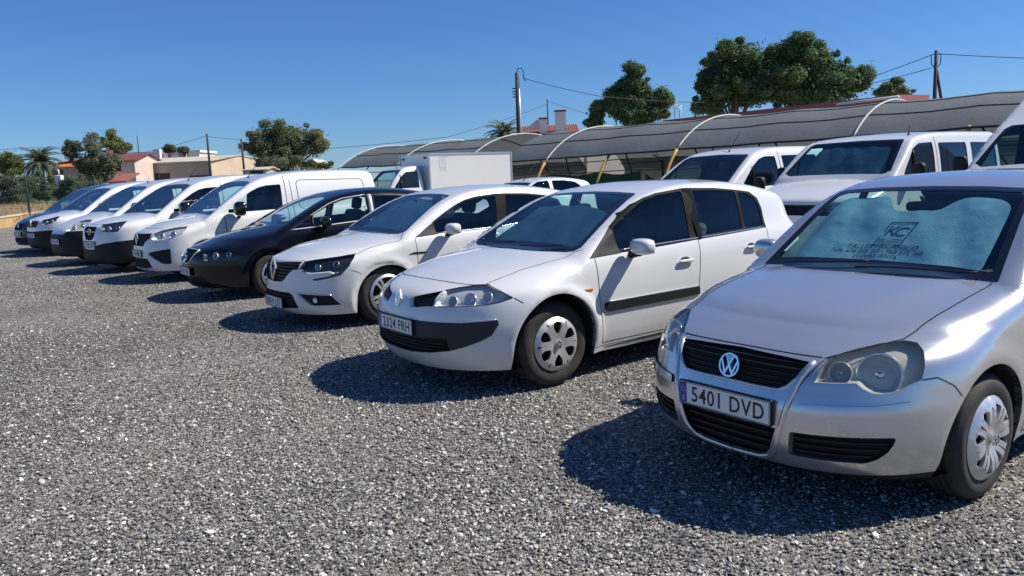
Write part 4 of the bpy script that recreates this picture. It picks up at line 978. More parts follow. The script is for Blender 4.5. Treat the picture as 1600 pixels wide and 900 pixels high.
    r = car(MEG4, regs, 'white_hatchback', 'white hatchback with a black slatted grille and slim dark headlights, beside the black car', 'car', o, TH, 'white', G_FRONT, .035, seams,
      dict(x=(-.97, -3.63), y=.85, R=.325, rr=.218, w=.205, style='alloy', m='alu'), '8019 LFT', .275, .0, (-1.74, .93, .985, .17, .23, .125, 'white'), [(-2.37, .80, .19), (-3.26, .84, .17)],
      badge=(badge_diamond, .645, .125, .006, .10), wipers=[('top', [(-1.27,.52),(-1.22,.2),(-1.2,-.05)]), ('top', [(-1.25,-.2),(-1.23,-.6)])], extra=extra)
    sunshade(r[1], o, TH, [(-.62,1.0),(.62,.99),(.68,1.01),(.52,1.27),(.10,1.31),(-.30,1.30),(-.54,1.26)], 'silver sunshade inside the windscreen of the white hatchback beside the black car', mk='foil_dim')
    return r
# ---------------------------------------------------------------- black hatchback
def build_leon():
    regs = [
     dict(n='windscreen', v='front', k='mid', m='wind', p=[(0,1.01),(.4,1.0),(.60,.99),(.645,1.0),(.50,1.32),(.3,1.345),(0,1.352)], d=.004, w='gloss'),
     dict(n='windscreen_surround', v='front', k='mid', m='gloss', p=[(0,.965),(.4,.96),(.65,.962),(.69,.975),(.54,1.33),(.3,1.362),(0,1.368)]),
     dict(n='quarter_window', v='side', m='glass', p=[(-1.30,.935),(-1.55,1.065),(-1.55,.945)], r=.01, d=.004),
     dict(n='front_window', v='side', m='glass', p=[(-1.60,.95),(-1.60,1.095),(-1.87,1.215),(-2.1,1.285),(-2.3,1.315),(-2.48,1.328),(-2.46,1.0)], r=.02, d=.006),
     dict(n='rear_window', v='side', m='glass', p=[(-2.62,1.325),(-3.0,1.305),(-3.3,1.25),(-3.42,1.15),(-3.3,1.05),(-2.58,1.01)], r=.02, d=.006),
     dict(n='window_frame', v='side', k='body', m='gap', p=[(-1.27,.925),(-1.55,1.08),(-1.87,1.235),(-2.1,1.305),(-2.48,1.348),(-3.0,1.325),(-3.33,1.265),(-3.46,1.15),(-3.32,1.03),(-2.5,.99),(-1.6,.93)], r=.01),
     dict(n='headlight', v=45, m='lens', p=[(.43,.565),(.42,.66),(.50,.705),(.632,.719),(.80,.700),(.985,.60),(.92,.575),(.825,.56),(.60,.552)], r=.01, bowls=[(.60,.635,.045,'lamp_grey'),(.80,.640,.04,'reflector')], hd=.04, hm='lamp_dark', hw='lamp_dark'),
     dict(n='grille', v='front', k='mid', m='under', p=[(0,.70),(.25,.70),(.30,.675),(.27,.60),(.20,.535),(.15,.525),(0,.522)], d=.03, dv='x', w='chrome'),
     dict(n='lower_grille', v='front', k='mid', m='under', p=[(0,.335),(.45,.345),(.50,.28),(.42,.24),(0,.225)], r=.01, d=.03, dv='x', w='plastic'),
     dict(n='arch', k='hole', v='side', p=arch(-.98,.31,.365,.18,.35), c=(-.98,.31)),
     dict(n='arch', k='hole', v='side', p=arch(-3.55,.31,.365,.18,.35), c=(-3.55,.31)),
     dict(n='bonnet', v='top', k='mid', m='paint', p=[(-.09,0),(-.11,.2),(-.2,.42),(-.45,.62),(-.8,.70),(-1.2,.72),(-1.22,0)]),
     dict(n='front_door', v='side', m='paint', p=[(-1.28,.92),(-1.30,.60),(-1.34,.25),(-2.44,.25),(-2.48,.6),(-2.50,.98),(-2.52,1.352),(-2.1,1.31),(-1.55,1.085)]),
    ]
    seams = [('top', [(-.09,0),(-.11,.2),(-.2,.42),(-.45,.62),(-.8,.70),(-1.2,.72)]), ('side', [(-1.28,.92),(-1.30,.60),(-1.34,.25),(-2.44,.25),(-2.48,.6),(-2.50,.98)])]
    def extra(root, S, parts):
        b = MB(); P = S.view('front', densify(rounded([(-.285,.705),(.285,.705),(.30,.675),(.27,.60),(.20,.535),(.15,.52),(-.15,.52),(-.20,.535),(-.27,.60),(-.30,.675)], .02), .02)); P[:, 0] += .004
        b.tube([tuple(p) for p in P], .010, 0, 6, closed=True); b.build('grille_surround', [M['lamp_grey']], root)
        for sg in (1, -1):
            b = MB(); P = S.view('side', densify([(-1.24,.915),(-1.55,.928),(-2.49,.985)], .06, False))*[1, sg, 1]; b.tube([tuple(p+np.array([0, sg*.004, 0])) for p in P], .008, 0, 6); b.build('window_trim', [M['lamp_grey']], root)
            b = MB(); P = S.view('side', densify([(-1.55,1.085),(-1.87,1.243),(-2.1,1.312),(-2.48,1.352)], .06, False))*[1, sg, 1]; b.tube([tuple(p+np.array([0, sg*.004, 0])) for p in P], .006, 0, 6); b.build('window_trim', [M['lamp_grey']], root)
            for x in (-1.575, -2.52): 
                b = MB(); P = S.view('side', densify([(x,.935 if x > -2 else .99),(x-.02,1.09 if x > -2 else 1.34)], .06, False))*[1, sg, 1]; b.tube([tuple(p+np.array([0, sg*.002, 0])) for p in P], .018 if x > -2 else .04, 0, 6); b.build('door_pillar', [M['lamp_grey'] if x < -2 else M['trim']], root)
    o = (-4.576, 10.87)
    r = car(LEON, regs, 'black_hatchback', 'glossy black hatchback with a rounded nose between a white car and a white van', 'car', o, TH, 'black', G_FRONT, .035, seams,
      dict(x=(-.98, -3.55), y=.85, R=.318, rr=.205, w=.20, style='alloy', m='alu'), '6716 DZK', .405, .0, (-1.72, .90, 1.0, .16, .22, .15, 'gloss'), [(-2.36, .80, .18)], badge=(badge_s, .617, .062, -.012, .2), extra=extra)
    return r
M['white_led'] = mat('white_lamp_strip', (.8, .82, .84), .2, 0, coat=1)
# ---------------------------------------------------------------- white vans at the far end of the front row
def van(spec, name, label, o, deg, group, headl, bowls, grille, low, hood_z, win, extra=None, paintm='white', black=None, plate_txt='', plate_z=.52, badge=None, mirror='gloss', lensm='lens', hm='lamp_grey', fog=None, res=.034, cat='van', wx=(-.88, -3.65), R=.32, style='steel', more=(), seams_more=(), mid_win=None, ws=None, seats=True, arches=True, dashx=-1.2, wheelm='steel', lod=0, wheels=True, handle=True, mx=None):
    ws = ws or [(0,1.14),(.4,1.13),(.68,1.115),(.735,1.13),(.585,1.56),(.54,1.595),(.3,1.615),(0,1.622)]
    c = [(y*1.0+(.045 if y > .1 else 0), z+(.022 if z > 1.3 else -.035)) for y, z in ws]
    regs = [dict(n='windscreen', v='front', k='mid', m='wind', p=ws, d=.004, w='gloss'), dict(n='windscreen_surround', v='front', k='mid', m='gloss', p=c)]
    if win: regs.append(dict(n='front_window', v='side', m='privacy' if spec.get('priv') else 'glass', p=win, r=.03, d=.008, w='gap'))
    for w_ in (mid_win or []): regs.append(dict(n='side_window', v='side', m='privacy', p=w_, r=.04, d=.008, w='gap'))
    if headl: regs.append(dict(n='headlight', v=45, m=lensm, p=headl, bowls=bowls, hd=.05, hm=hm, hw=hm))
    if grille: regs.append(dict(n='grille', v='front', k='mid', m='under', p=grille, d=.03, dv='x', w='plastic'))
    if low: regs.append(dict(n='lower_grille', v='front', k='mid', m='under', p=low, d=.03, dv='x', w='plastic'))
    if fog: regs.append(dict(n='fog_recess', v='front', m='plastic', p=fog, r=.02, d=.025, dv='x', w='paint'))
    if arches:
        for x in wx: regs.append(dict(n='arch', k='hole', v='side', p=arch(x, R-.01, R+.06, spec['zbot']), c=(x, R)))
    regs += list(more)
    if black: regs.append(dict(n='front_bumper', v='front', k='mid', m='plastic', p=black))
    hx = spec['hood']
    seams = [('side', [(-1.22,1.04),(-1.24,.7),(-1.30,.32),(-2.36,.32),(-2.38,.8),(-2.40,1.70)], .012)] if win else []
    seams += list(seams_more)
    sp2 = dict(spec, dashx=dashx, dashz=spec['belt'][0]+.03, seat_rows=[(-1.15, (.42, -.42), .5)], seat_dz=.12)
    return car(sp2, regs, name, label, cat, o, math.radians(deg), paintm, group, res, seams, dict(x=wx, y=spec['hw']-.05, R=R, rr=.205, w=.2, style=style, m=wheelm) if wheels else None, plate_txt or None, plate_z, 0.,
        (mx or (-1.45, spec['hw']+.03, 1.17, .24, .24, .25))+(mirror,) if mirror else None, [(-2.25, .98, .18)] if handle else [], seats, lod, badge, extra=extra)
def antenna(root, S, x, y, lean=.35, h=.35):
    P = S.view('top', [(x, y)])[0]; b = MB(); b.tube([tuple(P), tuple(P+[.0, 0, .03])], [.018, .012], 0, 8); b.tube([tuple(P+[0, 0, .02]), tuple(P+[-lean*h, 0, h])], [.006, .003], 0, 6); b.build('antenna', [M['trim']], root)
EXPR = VANSPEC(); COMBO = VANSPEC(nose=[(.14,-.12),(.2,-.05),(.28,-.008),(.36,0),(.5,0),(.62,-.006),(.75,-.02),(.86,-.05),(.93,-.11),(.99,-.25)], hood=[(.15,.80),(0,.885),(-.06,.925),(-.15,.96),(-.3,.99),(-.6,1.04),(-.9,1.08),(-1.2,1.11),(-1.5,1.13)])
BERL = VANSPEC(nose=[(.14,-.12),(.2,-.05),(.28,-.008),(.36,0),(.5,0),(.62,-.01),(.72,-.05),(.80,-.11),(.88,-.20),(.95,-.34)], hood=[(.15,.66),(0,.75),(-.08,.81),(-.2,.875),(-.35,.935),(-.6,1.01),(-.9,1.065),(-1.2,1.10),(-1.5,1.12)])
WIN_K = [(-1.30,1.10),(-1.32,1.17),(-1.50,1.305),(-1.75,1.45),(-1.90,1.515),(-2.05,1.545),(-2.32,1.555),(-2.30,1.12)]
def build_vans():
    def ex_expr(root, S, parts):
        antenna(root, S, -2.05, .0, .8, .42)
        slats(root, S, [.66,.70,.74,.78], lambda z: .30+.2*min(1, max(0, (z-.64)/.1)), .008, 'plastic', h=.016)
        slats(root, S, [.29,.33,.37], lambda z: .42, .01, 'plastic', h=.014)
        for sg in (1, -1):
            b = MB(); P = S.view(45, densify([(.50,.735),(.56,.71),(.70,.725),(.80,.765)], .03, False))*[1, sg, 1]; N = S.normal(P); b.tube([tuple(p+n_*.003) for p, n_ in zip(P, N)], .013, 0, 6); b.build('daylight_strip', [M['white_led']], root)
    van(EXPR, 'white_van', 'white panel van with black wing grilles, directly left of the black hatchback', (-6.37, 13.23), -140, G_FRONT,
      [(.44,.74),(.46,.825),(.60,.875),(.80,.905),(1.01,.925),(1.0,.86),(.96,.80),(.83,.735),(.70,.705),(.57,.688)], [(.62,.79,.05,'reflector'),(.82,.83,.05,'reflector')],
      [(0,.815),(.25,.822),(.45,.830),(.47,.75),(.36,.69),(.31,.62),(.25,.615),(0,.615)], [(0,.41),(.40,.415),(.45,.37),(.50,.275),(.44,.255),(0,.245)], .9, WIN_K, ex_expr,
      plate_txt='7146 MKC', plate_z=.485, badge=(badge_diamond, .735, .095, .01, .1), fog=[(.43,.49),(.46,.515),(.80,.575),(.795,.32),(.69,.325)],
      more=[], seams_more=[('side', [(-2.50,.5),(-2.50,1.62)], .01), ('side', rounded([(-2.62,1.10),(-2.62,1.62),(-4.0,1.60),(-4.0,1.05)], .1), .012), ('front', [(0,.895),(.3,.897),(.5,.895)], .008), ('top', [(-.25,.62),(-.7,.74),(-1.1,.80)], .008)], res=.03)
    def ex_combo(root, S, parts):
        antenna(root, S, -2.1, .0, .8, .40)
        slats(root, S, [.80], lambda z: .20, .004, 'chrome', h=.014); slats(root, S, [.70,.74,.78,.84,.88], lambda z: .19, .012, 'plastic', h=.010)
    van(COMBO, 'white_van', 'white panel van with a shield-shaped black grille and deep dark bumper', (-8.07, 14.89), -131, G_FRONT,
      [(.33,.935),(.36,.82),(.40,.805),(.62,.79),(.70,.80),(.79,.92),(.80,.985),(.60,.965)], [(.50,.865,.045,'lamp_grey'),(.68,.88,.045,'reflector')],
      [(0,.895),(.22,.898),(.255,.86),(.225,.73),(.15,.655),(0,.64)], None, .9, WIN_K, ex_combo, hm='lamp_dark',
      black=[(0,.17),(0,.46),(.20,.47),(.30,.55),(.5,.585),(.95,.64),(.95,.17)], plate_txt='5178 LVB', plate_z=.56, badge=(badge_bolt, .80, .06, -.004, .05), seams_more=[('front', [(0,.935),(.4,.94),(.6,.965)], .01)])
    def ex_b(root, S, parts): antenna(root, S, -2.1, .0, .3, .16)
    van(BERL, 'white_van', 'white van with large hazy headlights and a black lower front', (-9.845, 16.83), -133, G_FRONT,
      [(.35,.745),(.36,.79),(.42,.855),(.56,.94),(.70,.965),(.86,.965),(.86,.86),(.80,.78)], [(.50,.83,.06,'reflector'),(.68,.87,.06,'reflector')], None, None, .9, WIN_K, ex_b, lensm='lens_old',
      black=[(0,.17),(0,.685),(.36,.68),(.45,.745),(.95,.75),(.95,.17)], plate_txt='0967 HPF', plate_z=.52, badge=(badge_chevron, .76, .06, .01, .3))
    def ex_p(root, S, parts): 
        slats(root, S, [.76,.80,.84], lambda z: .40, .006, 'lamp_dark', h=.014)
    van(COMBO, 'white_van', 'white van with narrow dark headlights, second vehicle from the ochre wall', (-12.13, 19.73), -131, G_FRONT,
      [(.42,.80),(.44,.91),(.60,.94),(.76,.985),(.83,.97),(.80,.87),(.70,.82),(.55,.79)], [(.55,.86,.045,'reflector'),(.68,.89,.04,'lamp_grey')],
      [(0,.88),(.35,.89),(.38,.80),(.30,.73),(0,.72)], None, .9, WIN_K, ex_p, black=[(0,.17),(0,.62),(.5,.64),(.95,.66),(.95,.17)], hm='lamp_dark', plate_txt='3382 MBT', plate_z=.52, badge=(badge_lion, .81, .075, .006, .1))
    van(BERL, 'dark_van', 'dark grey van at the far end of the front row beside the ochre wall', (-13.35, 21.13), -131, G_FRONT,
      [(.40,.70),(.42,.80),(.56,.88),(.70,.91),(.82,.90),(.80,.80),(.72,.73)], [(.55,.79,.05,'reflector'),(.68,.82,.05,'reflector')],
      [(0,.78),(.30,.785),(.28,.62),(0,.60)], [(0,.40),(.5,.40),(.5,.28),(0,.27)], .9, WIN_K, None, paintm='dark_blue', black=None, plate_txt='4471 GHN', plate_z=.50, badge=(badge_chevron, .72, .06, .01, .2))
# ---------------------------------------------------------------- vehicles of the second row
G_BACK = 'vehicles in the second row'
def build_back():
    VIT = VANSPEC(L=4.2, hw=.93, belt=(1.28, -.010), zbot=.28,
      hood=[(.15,.95),(0,1.04),(-.06,1.07),(-.3,1.14),(-.6,1.225),(-.9,1.30),(-1.2,1.35),(-1.5,1.36)], hc=.05,
      cab=[(-.5,.95),(-.92,1.315),(-1.2,1.55),(-1.45,1.755),(-1.55,1.825),(-1.68,1.875),(-1.9,1.91),(-2.3,1.935),(-3.0,1.945),(-4.5,1.94),(-4.8,1.92)], cc=.05,
      nose=[(.2,-.10),(.28,-.04),(.36,0),(.6,0),(.8,-.02),(.95,-.04),(1.03,-.07),(1.10,-.14),(1.2,-.4)], nb=.22, np=4,
      tail=[(.2,-4.13),(.4,-4.19),(.8,-4.19),(1.3,-4.15),(1.95,-4.05)],
      side=[(-1.1,.05),(-.9,.02),(-.5,.0),(-.1,.004),(0,.02),(.04,.028),(.3,.065),(.5,.11),(.62,.15),(.75,.22)],
      plan=[(.1,.06),(-.3,.02),(-.8,0),(-4.2,0),(-4.75,.04)], rt=[(.1,.04),(-.6,.06),(-1.3,.05),(-1.8,.06),(-4.8,.07)])
    def ex_v(root, S, parts):
        antenna(root, S, -1.75, .62, .25, .16)
        slats(root, S, [.90,.94,.98], lambda z: .50, .006, 'plastic', h=.014)
        b = MB(); [b.tube([tuple(p) for p in S.view('side', densify([(-1.42, 1.34), (-1.42, 1.66)], .05, False))*[1, sg, 1]], .014, 0, 6) for sg in (1, -1)]; b.build('window_divider', [M['trim']], root)
    r = van(VIT, 'white_minibus', 'white minibus with a printed sunshade and a row of square side windows', (3.80, 10.40), -144.2, G_BACK,
      [(.35,.90),(.35,1.02),(.74,1.02),(.82,1.01),(.82,.89),(.74,.88)], [(.55,.95,.05,'reflector'),(.68,.95,.04,'lamp_grey')], [(0,1.0),(.55,1.0),(.56,.90),(.48,.86),(0,.86)], None, 1.05,
      [(-1.12,1.33),(-1.16,1.40),(-1.42,1.68),(-1.60,1.755),(-1.98,1.77),(-1.98,1.33)], ex_v, paintm='white', mirror='plastic', ws=[(0,1.375),(.4,1.372),(.70,1.365),(.755,1.38),(.655,1.775),(.62,1.80),(0,1.812)],
      mid_win=[[(-2.14,1.34),(-2.14,1.76),(-2.96,1.76),(-2.96,1.34)], [(-3.10,1.34),(-3.10,1.76),(-3.82,1.75),(-3.88,1.70),(-3.90,1.34)]], wx=(-.85, -3.3), dashx=-1.05, mx=(-1.25, .95, 1.40, .12, .17, .20), handle=False, res=.025, seams_more=[('side', [(-2.06,.4),(-2.06,1.84)], .012)])
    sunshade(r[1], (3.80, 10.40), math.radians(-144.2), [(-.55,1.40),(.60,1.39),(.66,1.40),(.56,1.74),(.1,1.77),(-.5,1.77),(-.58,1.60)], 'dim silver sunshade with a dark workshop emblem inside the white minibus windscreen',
      [('TALLER MECANICO', (.05,1.50), .075, .95, 0.), ('Telfs. 676 898 262 - 968 575 768', (.05,1.465), .055, .8, 0.)], shade_logo(.05, 1.60, .085), .025, 'foil_dim')
    TRA = VANSPEC(L=4.95, hw=.94, belt=(1.16, -.008), zbot=.25, priv=0,
      hood=[(.15,.80),(0,.92),(-.1,.98),(-.3,1.04),(-.7,1.13),(-1.0,1.19),(-1.3,1.22)], 
      cab=[(-.5,.86),(-.95,1.19),(-1.3,1.43),(-1.6,1.63),(-1.75,1.72),(-1.9,1.785),(-2.1,1.835),(-2.4,1.868),(-3.0,1.88),(-4.6,1.87),(-5,1.85)], cc=.06,
      nose=[(.2,-.10),(.28,-.03),(.36,0),(.6,0),(.8,-.03),(.92,-.08),(1.0,-.17),(1.1,-.4)], nb=.35, np=3,
      tail=[(.2,-4.88),(.4,-4.94),(.8,-4.94),(1.3,-4.90),(1.95,-4.80)])
    def ex_t(root, S, parts):
        antenna(root, S, -1.95, .1, .9, .55)
        b = MB(); [b.tube([tuple(p) for p in S.view('side', densify([(-1.62, 1.2), (-1.62, 1.53)], .05, False))*[1, sg, 1]], .014, 0, 6) for sg in (1, -1)]; b.build('window_divider', [M['trim']], root)
    van(TRA, 'white_van', 'white passenger van with a dark windscreen and thin roof aerial, beside the white minibus', (2.28, 12.78), -144.2, G_BACK,
      [(.35,.80),(.35,.90),(.76,.98),(.84,.96),(.80,.80)], [(.6,.86,.05,'reflector')], [(0,.88),(.32,.88),(.30,.76),(0,.75)], None, .95,
      [(-1.30,1.18),(-1.34,1.26),(-1.62,1.52),(-1.85,1.65),(-2.02,1.69),(-2.30,1.69),(-2.32,1.30),(-2.22,1.20)], ex_t, mirror='plastic', ws=[(0,1.25),(.4,1.24),(.70,1.22),(.755,1.24),(.635,1.68),(.58,1.715),(0,1.735)],
      mid_win=[[(-2.48,1.24),(-2.48,1.70),(-3.5,1.70),(-3.5,1.24)], [(-3.62,1.24),(-3.62,1.70),(-4.6,1.69),(-4.7,1.24)]], wx=(-.9, -4.0), dashx=-1.15, mx=(-1.5, .97, 1.25, .16, .2, .22), res=.03, seams_more=[('side', [(-2.40,.4),(-2.40,1.78)], .012)])
    HAT = dict(POLO, dashx=-1.35)
    regs = [
     dict(n='windscreen', v='front', k='mid', m='wind', p=[(0,1.003),(.4,.998),(.60,.985),(.61,.99),(.535,1.335),(.5,1.352),(.3,1.362),(0,1.366)], d=.004, w='gloss'),
     dict(n='front_window', v='side', m='privacy', p=[(-1.36,.985),(-1.78,1.30),(-1.95,1.368),(-2.26,1.388),(-2.26,1.0)], r=.03, d=.006),
     dict(n='rear_window', v='side', m='privacy', p=[(-2.36,1.0),(-2.36,1.385),(-2.75,1.378),(-3.05,1.335),(-3.2,1.25),(-3.28,1.08),(-3.18,1.02)], r=.04, d=.006),
     dict(n='headlight', v=40, m='lens', p=[(.40,.62),(.43,.707),(.568,.744),(.758,.773),(.819,.742),(.795,.635)], bowls=[(.6,.68,.06,'reflector')]),
     dict(n='grille', v='front', k='mid', m='plastic', p=[(0,.70),(.36,.69),(.30,.60),(0,.58)], d=.02, dv='x'),
     dict(n='arch', k='hole', v='side', p=arch(-.805,.295,.352,.19,.345), c=(-.805,.295)), dict(n='arch', k='hole', v='side', p=arch(-3.26,.295,.352,.19,.345), c=(-3.26,.295))]
    def ex_h(root, S, parts): antenna(root, S, -1.95, .1, .9, .38)
    car(HAT, regs, 'white_hatchback', 'small white hatchback with dark side windows in front of the box truck', 'car', (-1.25, 17.6), TH, 'white', G_BACK, .05, (), dict(x=(-.83, -3.28), y=.80, R=.292, rr=.198, w=.185, style='steel', m='steel'), None, lod=0, extra=ex_h, seats=False)
    MAS = VANSPEC(L=5.5, hw=1.0, belt=(1.30, -.008), zbot=.28,
      hood=[(.15,.95),(0,1.08),(-.1,1.14),(-.3,1.20),(-.7,1.31),(-1.0,1.38),(-1.3,1.41)],
      cab=[(-.5,1.06),(-.95,1.385),(-1.2,1.58),(-1.5,1.82),(-1.62,1.91),(-1.8,2.02),(-2.1,2.22),(-2.3,2.33),(-2.5,2.40),(-2.9,2.46),(-3.4,2.47),(-5.3,2.47),(-5.6,2.45)], cab_s=.05, cc=.07,
      nose=[(.2,-.10),(.28,-.03),(.36,0),(.7,0),(.95,-.03),(1.06,-.08),(1.15,-.17),(1.25,-.4)], nb=.35, np=3.2,
      tail=[(.2,-5.4),(.4,-5.48),(.8,-5.48),(1.5,-5.45),(2.45,-5.38)],
      side=[(-1.1,.05),(-.9,.02),(-.5,.0),(-.1,.004),(0,.02),(.05,.03),(.4,.075),(.7,.12),(1.0,.17),(1.2,.22)], rt=[(.1,.05),(-.6,.1),(-1.3,.05),(-1.8,.07),(-5.6,.09)])
    def ex_m(root, S, parts):
        P = S.view('front', [(-.30+.05, 2.10)])[0]*[1, -1, 1]; b = MB(); superball(b, tuple(P+[.02, 0, 0]), (.05, .03, .03), .8); b.tube([tuple(P+[.0, 0, .02]), tuple(P+[-.05, .05, .28])], .006, 0, 6); b.build('roof_lamp', [M['trim']], root)
        for sg in (1, -1):
            b = MB(); P = S.view('side', [(-1.30, 1.40)])[0]*[1, sg, 1]; b.tube([tuple(P), tuple(P+[.02, sg*.16, -.01])], .022, 0, 8); superball(b, tuple(P+[.02, sg*.20, .04]), (.05, .08, .12), .5); b.build('door_mirror', [M['plastic']], root)
    van(MAS, 'tall_van', 'tall white van with a sloping high roof, cut by the right edge of the picture', (5.27, 8.03), -144.2, G_BACK,
      [(.45,.88),(.45,1.0),(.80,1.10),(.92,1.08),(.88,.88)], [(.65,.97,.06,'reflector')], [(0,1.0),(.40,1.0),(.38,.86),(0,.85)], None, 1.1,
      [(-1.30,1.36),(-1.34,1.42),(-1.62,1.66),(-1.80,1.78),(-2.30,1.80),(-2.32,1.36)], ex_m, mirror=None, ws=[(0,1.45),(.4,1.44),(.78,1.42),(.835,1.44),(.735,1.84),(.68,1.88),(0,1.90)], wx=(-.95, -4.3), R=.35, dashx=-1.05, res=.03, handle=False)
    # the box truck: cab and cargo box are parts of one truck
    TRK = VANSPEC(L=2.05, hw=.90, belt=(1.20, -.01), zbot=.45,
      hood=[(.15,.80),(0,.96),(-.1,1.02),(-.3,1.08),(-.55,1.16),(-.8,1.22),(-1.1,1.25)],
      cab=[(-.3,.98),(-.62,1.21),(-.9,1.50),(-1.15,1.76),(-1.25,1.85),(-1.38,1.93),(-1.55,1.97),(-1.8,1.99),(-2.1,1.99)], cc=.05,
      nose=[(.4,-.10),(.5,-.02),(.6,0),(.8,-.02),(.93,-.06),(1.02,-.14),(1.12,-.4)], nb=.25, np=4,
      tail=[(.4,-2.0),(.8,-2.02),(1.3,-2.0),(1.95,-1.9)], tb=.05, xr=-1.7, xf=-.6,
      side=[(-1.1,.05),(-.6,.0),(-.1,.004),(0,.02),(.04,.03),(.3,.065),(.5,.11),(.62,.15),(.75,.22)], plan=[(.1,.06),(-.3,.02),(-.8,0),(-2.1,0)], rt=[(.1,.05),(-.6,.06),(-.9,.05),(-1.4,.06),(-2.1,.07)])
    def ex_k(root, S, parts):
        b = MB(); x0, x1, y, z0, z1 = -2.12, -5.45, 1.0, .92, 2.36
        b.box(((x0+x1)/2, 0, (z0+z1)/2), (x0-x1, 2*y, z1-z0), 0, bev=.02)
        bx = b.build('cargo_box', [M['box_white']], root)
        b = MB()
        for sg in (1, -1):
            for (xx, zz, lx, lz) in (((x0+x1)/2, z1-.03, x0-x1+.03, .07), ((x0+x1)/2, z0+.03, x0-x1+.03, .07), (x0, (z0+z1)/2, .06, z1-z0), (x1, (z0+z1)/2, .06, z1-z0)): b.box((xx, sg*(y+.004), zz), (lx, .02, lz), 0)
        b.build('box_edging', [M['alu']], bx)
        b = MB()
        for sg in (1, -1):
            Mt = frame((-2.62, sg*(y+.002), z1-.34), (0, sg, 0))
            V, F = text_geo('8', .20, 0, .8); b.add(place(V, Mt), F, 0); V, F = text_geo('k 70', .13, 0, .9); b.add(place(V+[0, -.2, 0], Mt), F, 0); V, F = text_geo('ALQUILER', .09, 0, .9); b.add(place(V+[.05, .2, 0], Mt), F, 0)
            stroke(b, Mt, [(-.12, .12), (.12, .12), (.12, -.12), (-.12, -.12), (-.12, .12)], .015, .002, 0)
            stroke(b, Mt, [(.0, -.95), (-.08, -1.08), (.08, -1.08), (.0, -.95)], .015, .002, 0)
        b.build('box_lettering', [M['lamp_grey']], bx)
        b = MB(); b.box((x0+.015, .75, z1-.14), (.04, .12, .06), 0); b.box((x0+.015, -.75, z1-.14), (.04, .12, .06), 0); b.build('marker_lamps', [M['trim']], bx)
        b = MB(); [b.box((-2.9, s_*.4, .72), (5.0, .09, .22), 0) for s_ in (1, -1)]; b.build('chassis_frame', [M['under']], root)
        antenna(root, S, -1.35, .2, -.5, .35)
        b = MB(); [b.tube([tuple(p) for p in S.view('side', densify([(-1.12, 1.28), (-1.12, 1.70)], .05, False))*[1, sg, 1]], .014, 0, 6) for sg in (1, -1)]; b.build('window_divider', [M['trim']], root)
    M['box_white'] = paint('box_panel_white', (.74, .72, .70), 0, .5, .2)
    van(TRK, 'box_truck', 'small white box truck standing near the end of the shade tunnel', (-4.85, 25.4), -144.2, G_BACK,
      [(.40,.82),(.40,.92),(.78,.98),(.84,.84)], [(.6,.88,.05,'reflector')], [(0,.90),(.38,.90),(.36,.78),(0,.78)], None, 1.0,
      [(-.86,1.26),(-.90,1.34),(-1.15,1.64),(-1.35,1.78),(-1.78,1.80),(-1.78,1.26)], ex_k, mirror='plastic', ws=[(0,1.26),(.4,1.255),(.70,1.24),(.75,1.26),(.64,1.80),(.60,1.83),(0,1.845)], wx=(-.75, -4.4), R=.34, dashx=-.75, mx=(-1.0, .95, 1.38, .12, .18, .28), res=.042, handle=False, arches=True, seats=False)
# ---------------------------------------------------------------- setting
def spot(u, v, Y):
    """point at depth Y seen at photo pixel (u, v)"""
    d = Rc.transposed() @ Vector(((u-800)/1212, (v-450)/1212, 1)); return Vector((0, 0, CAMZ))+d*(Y/d.y)
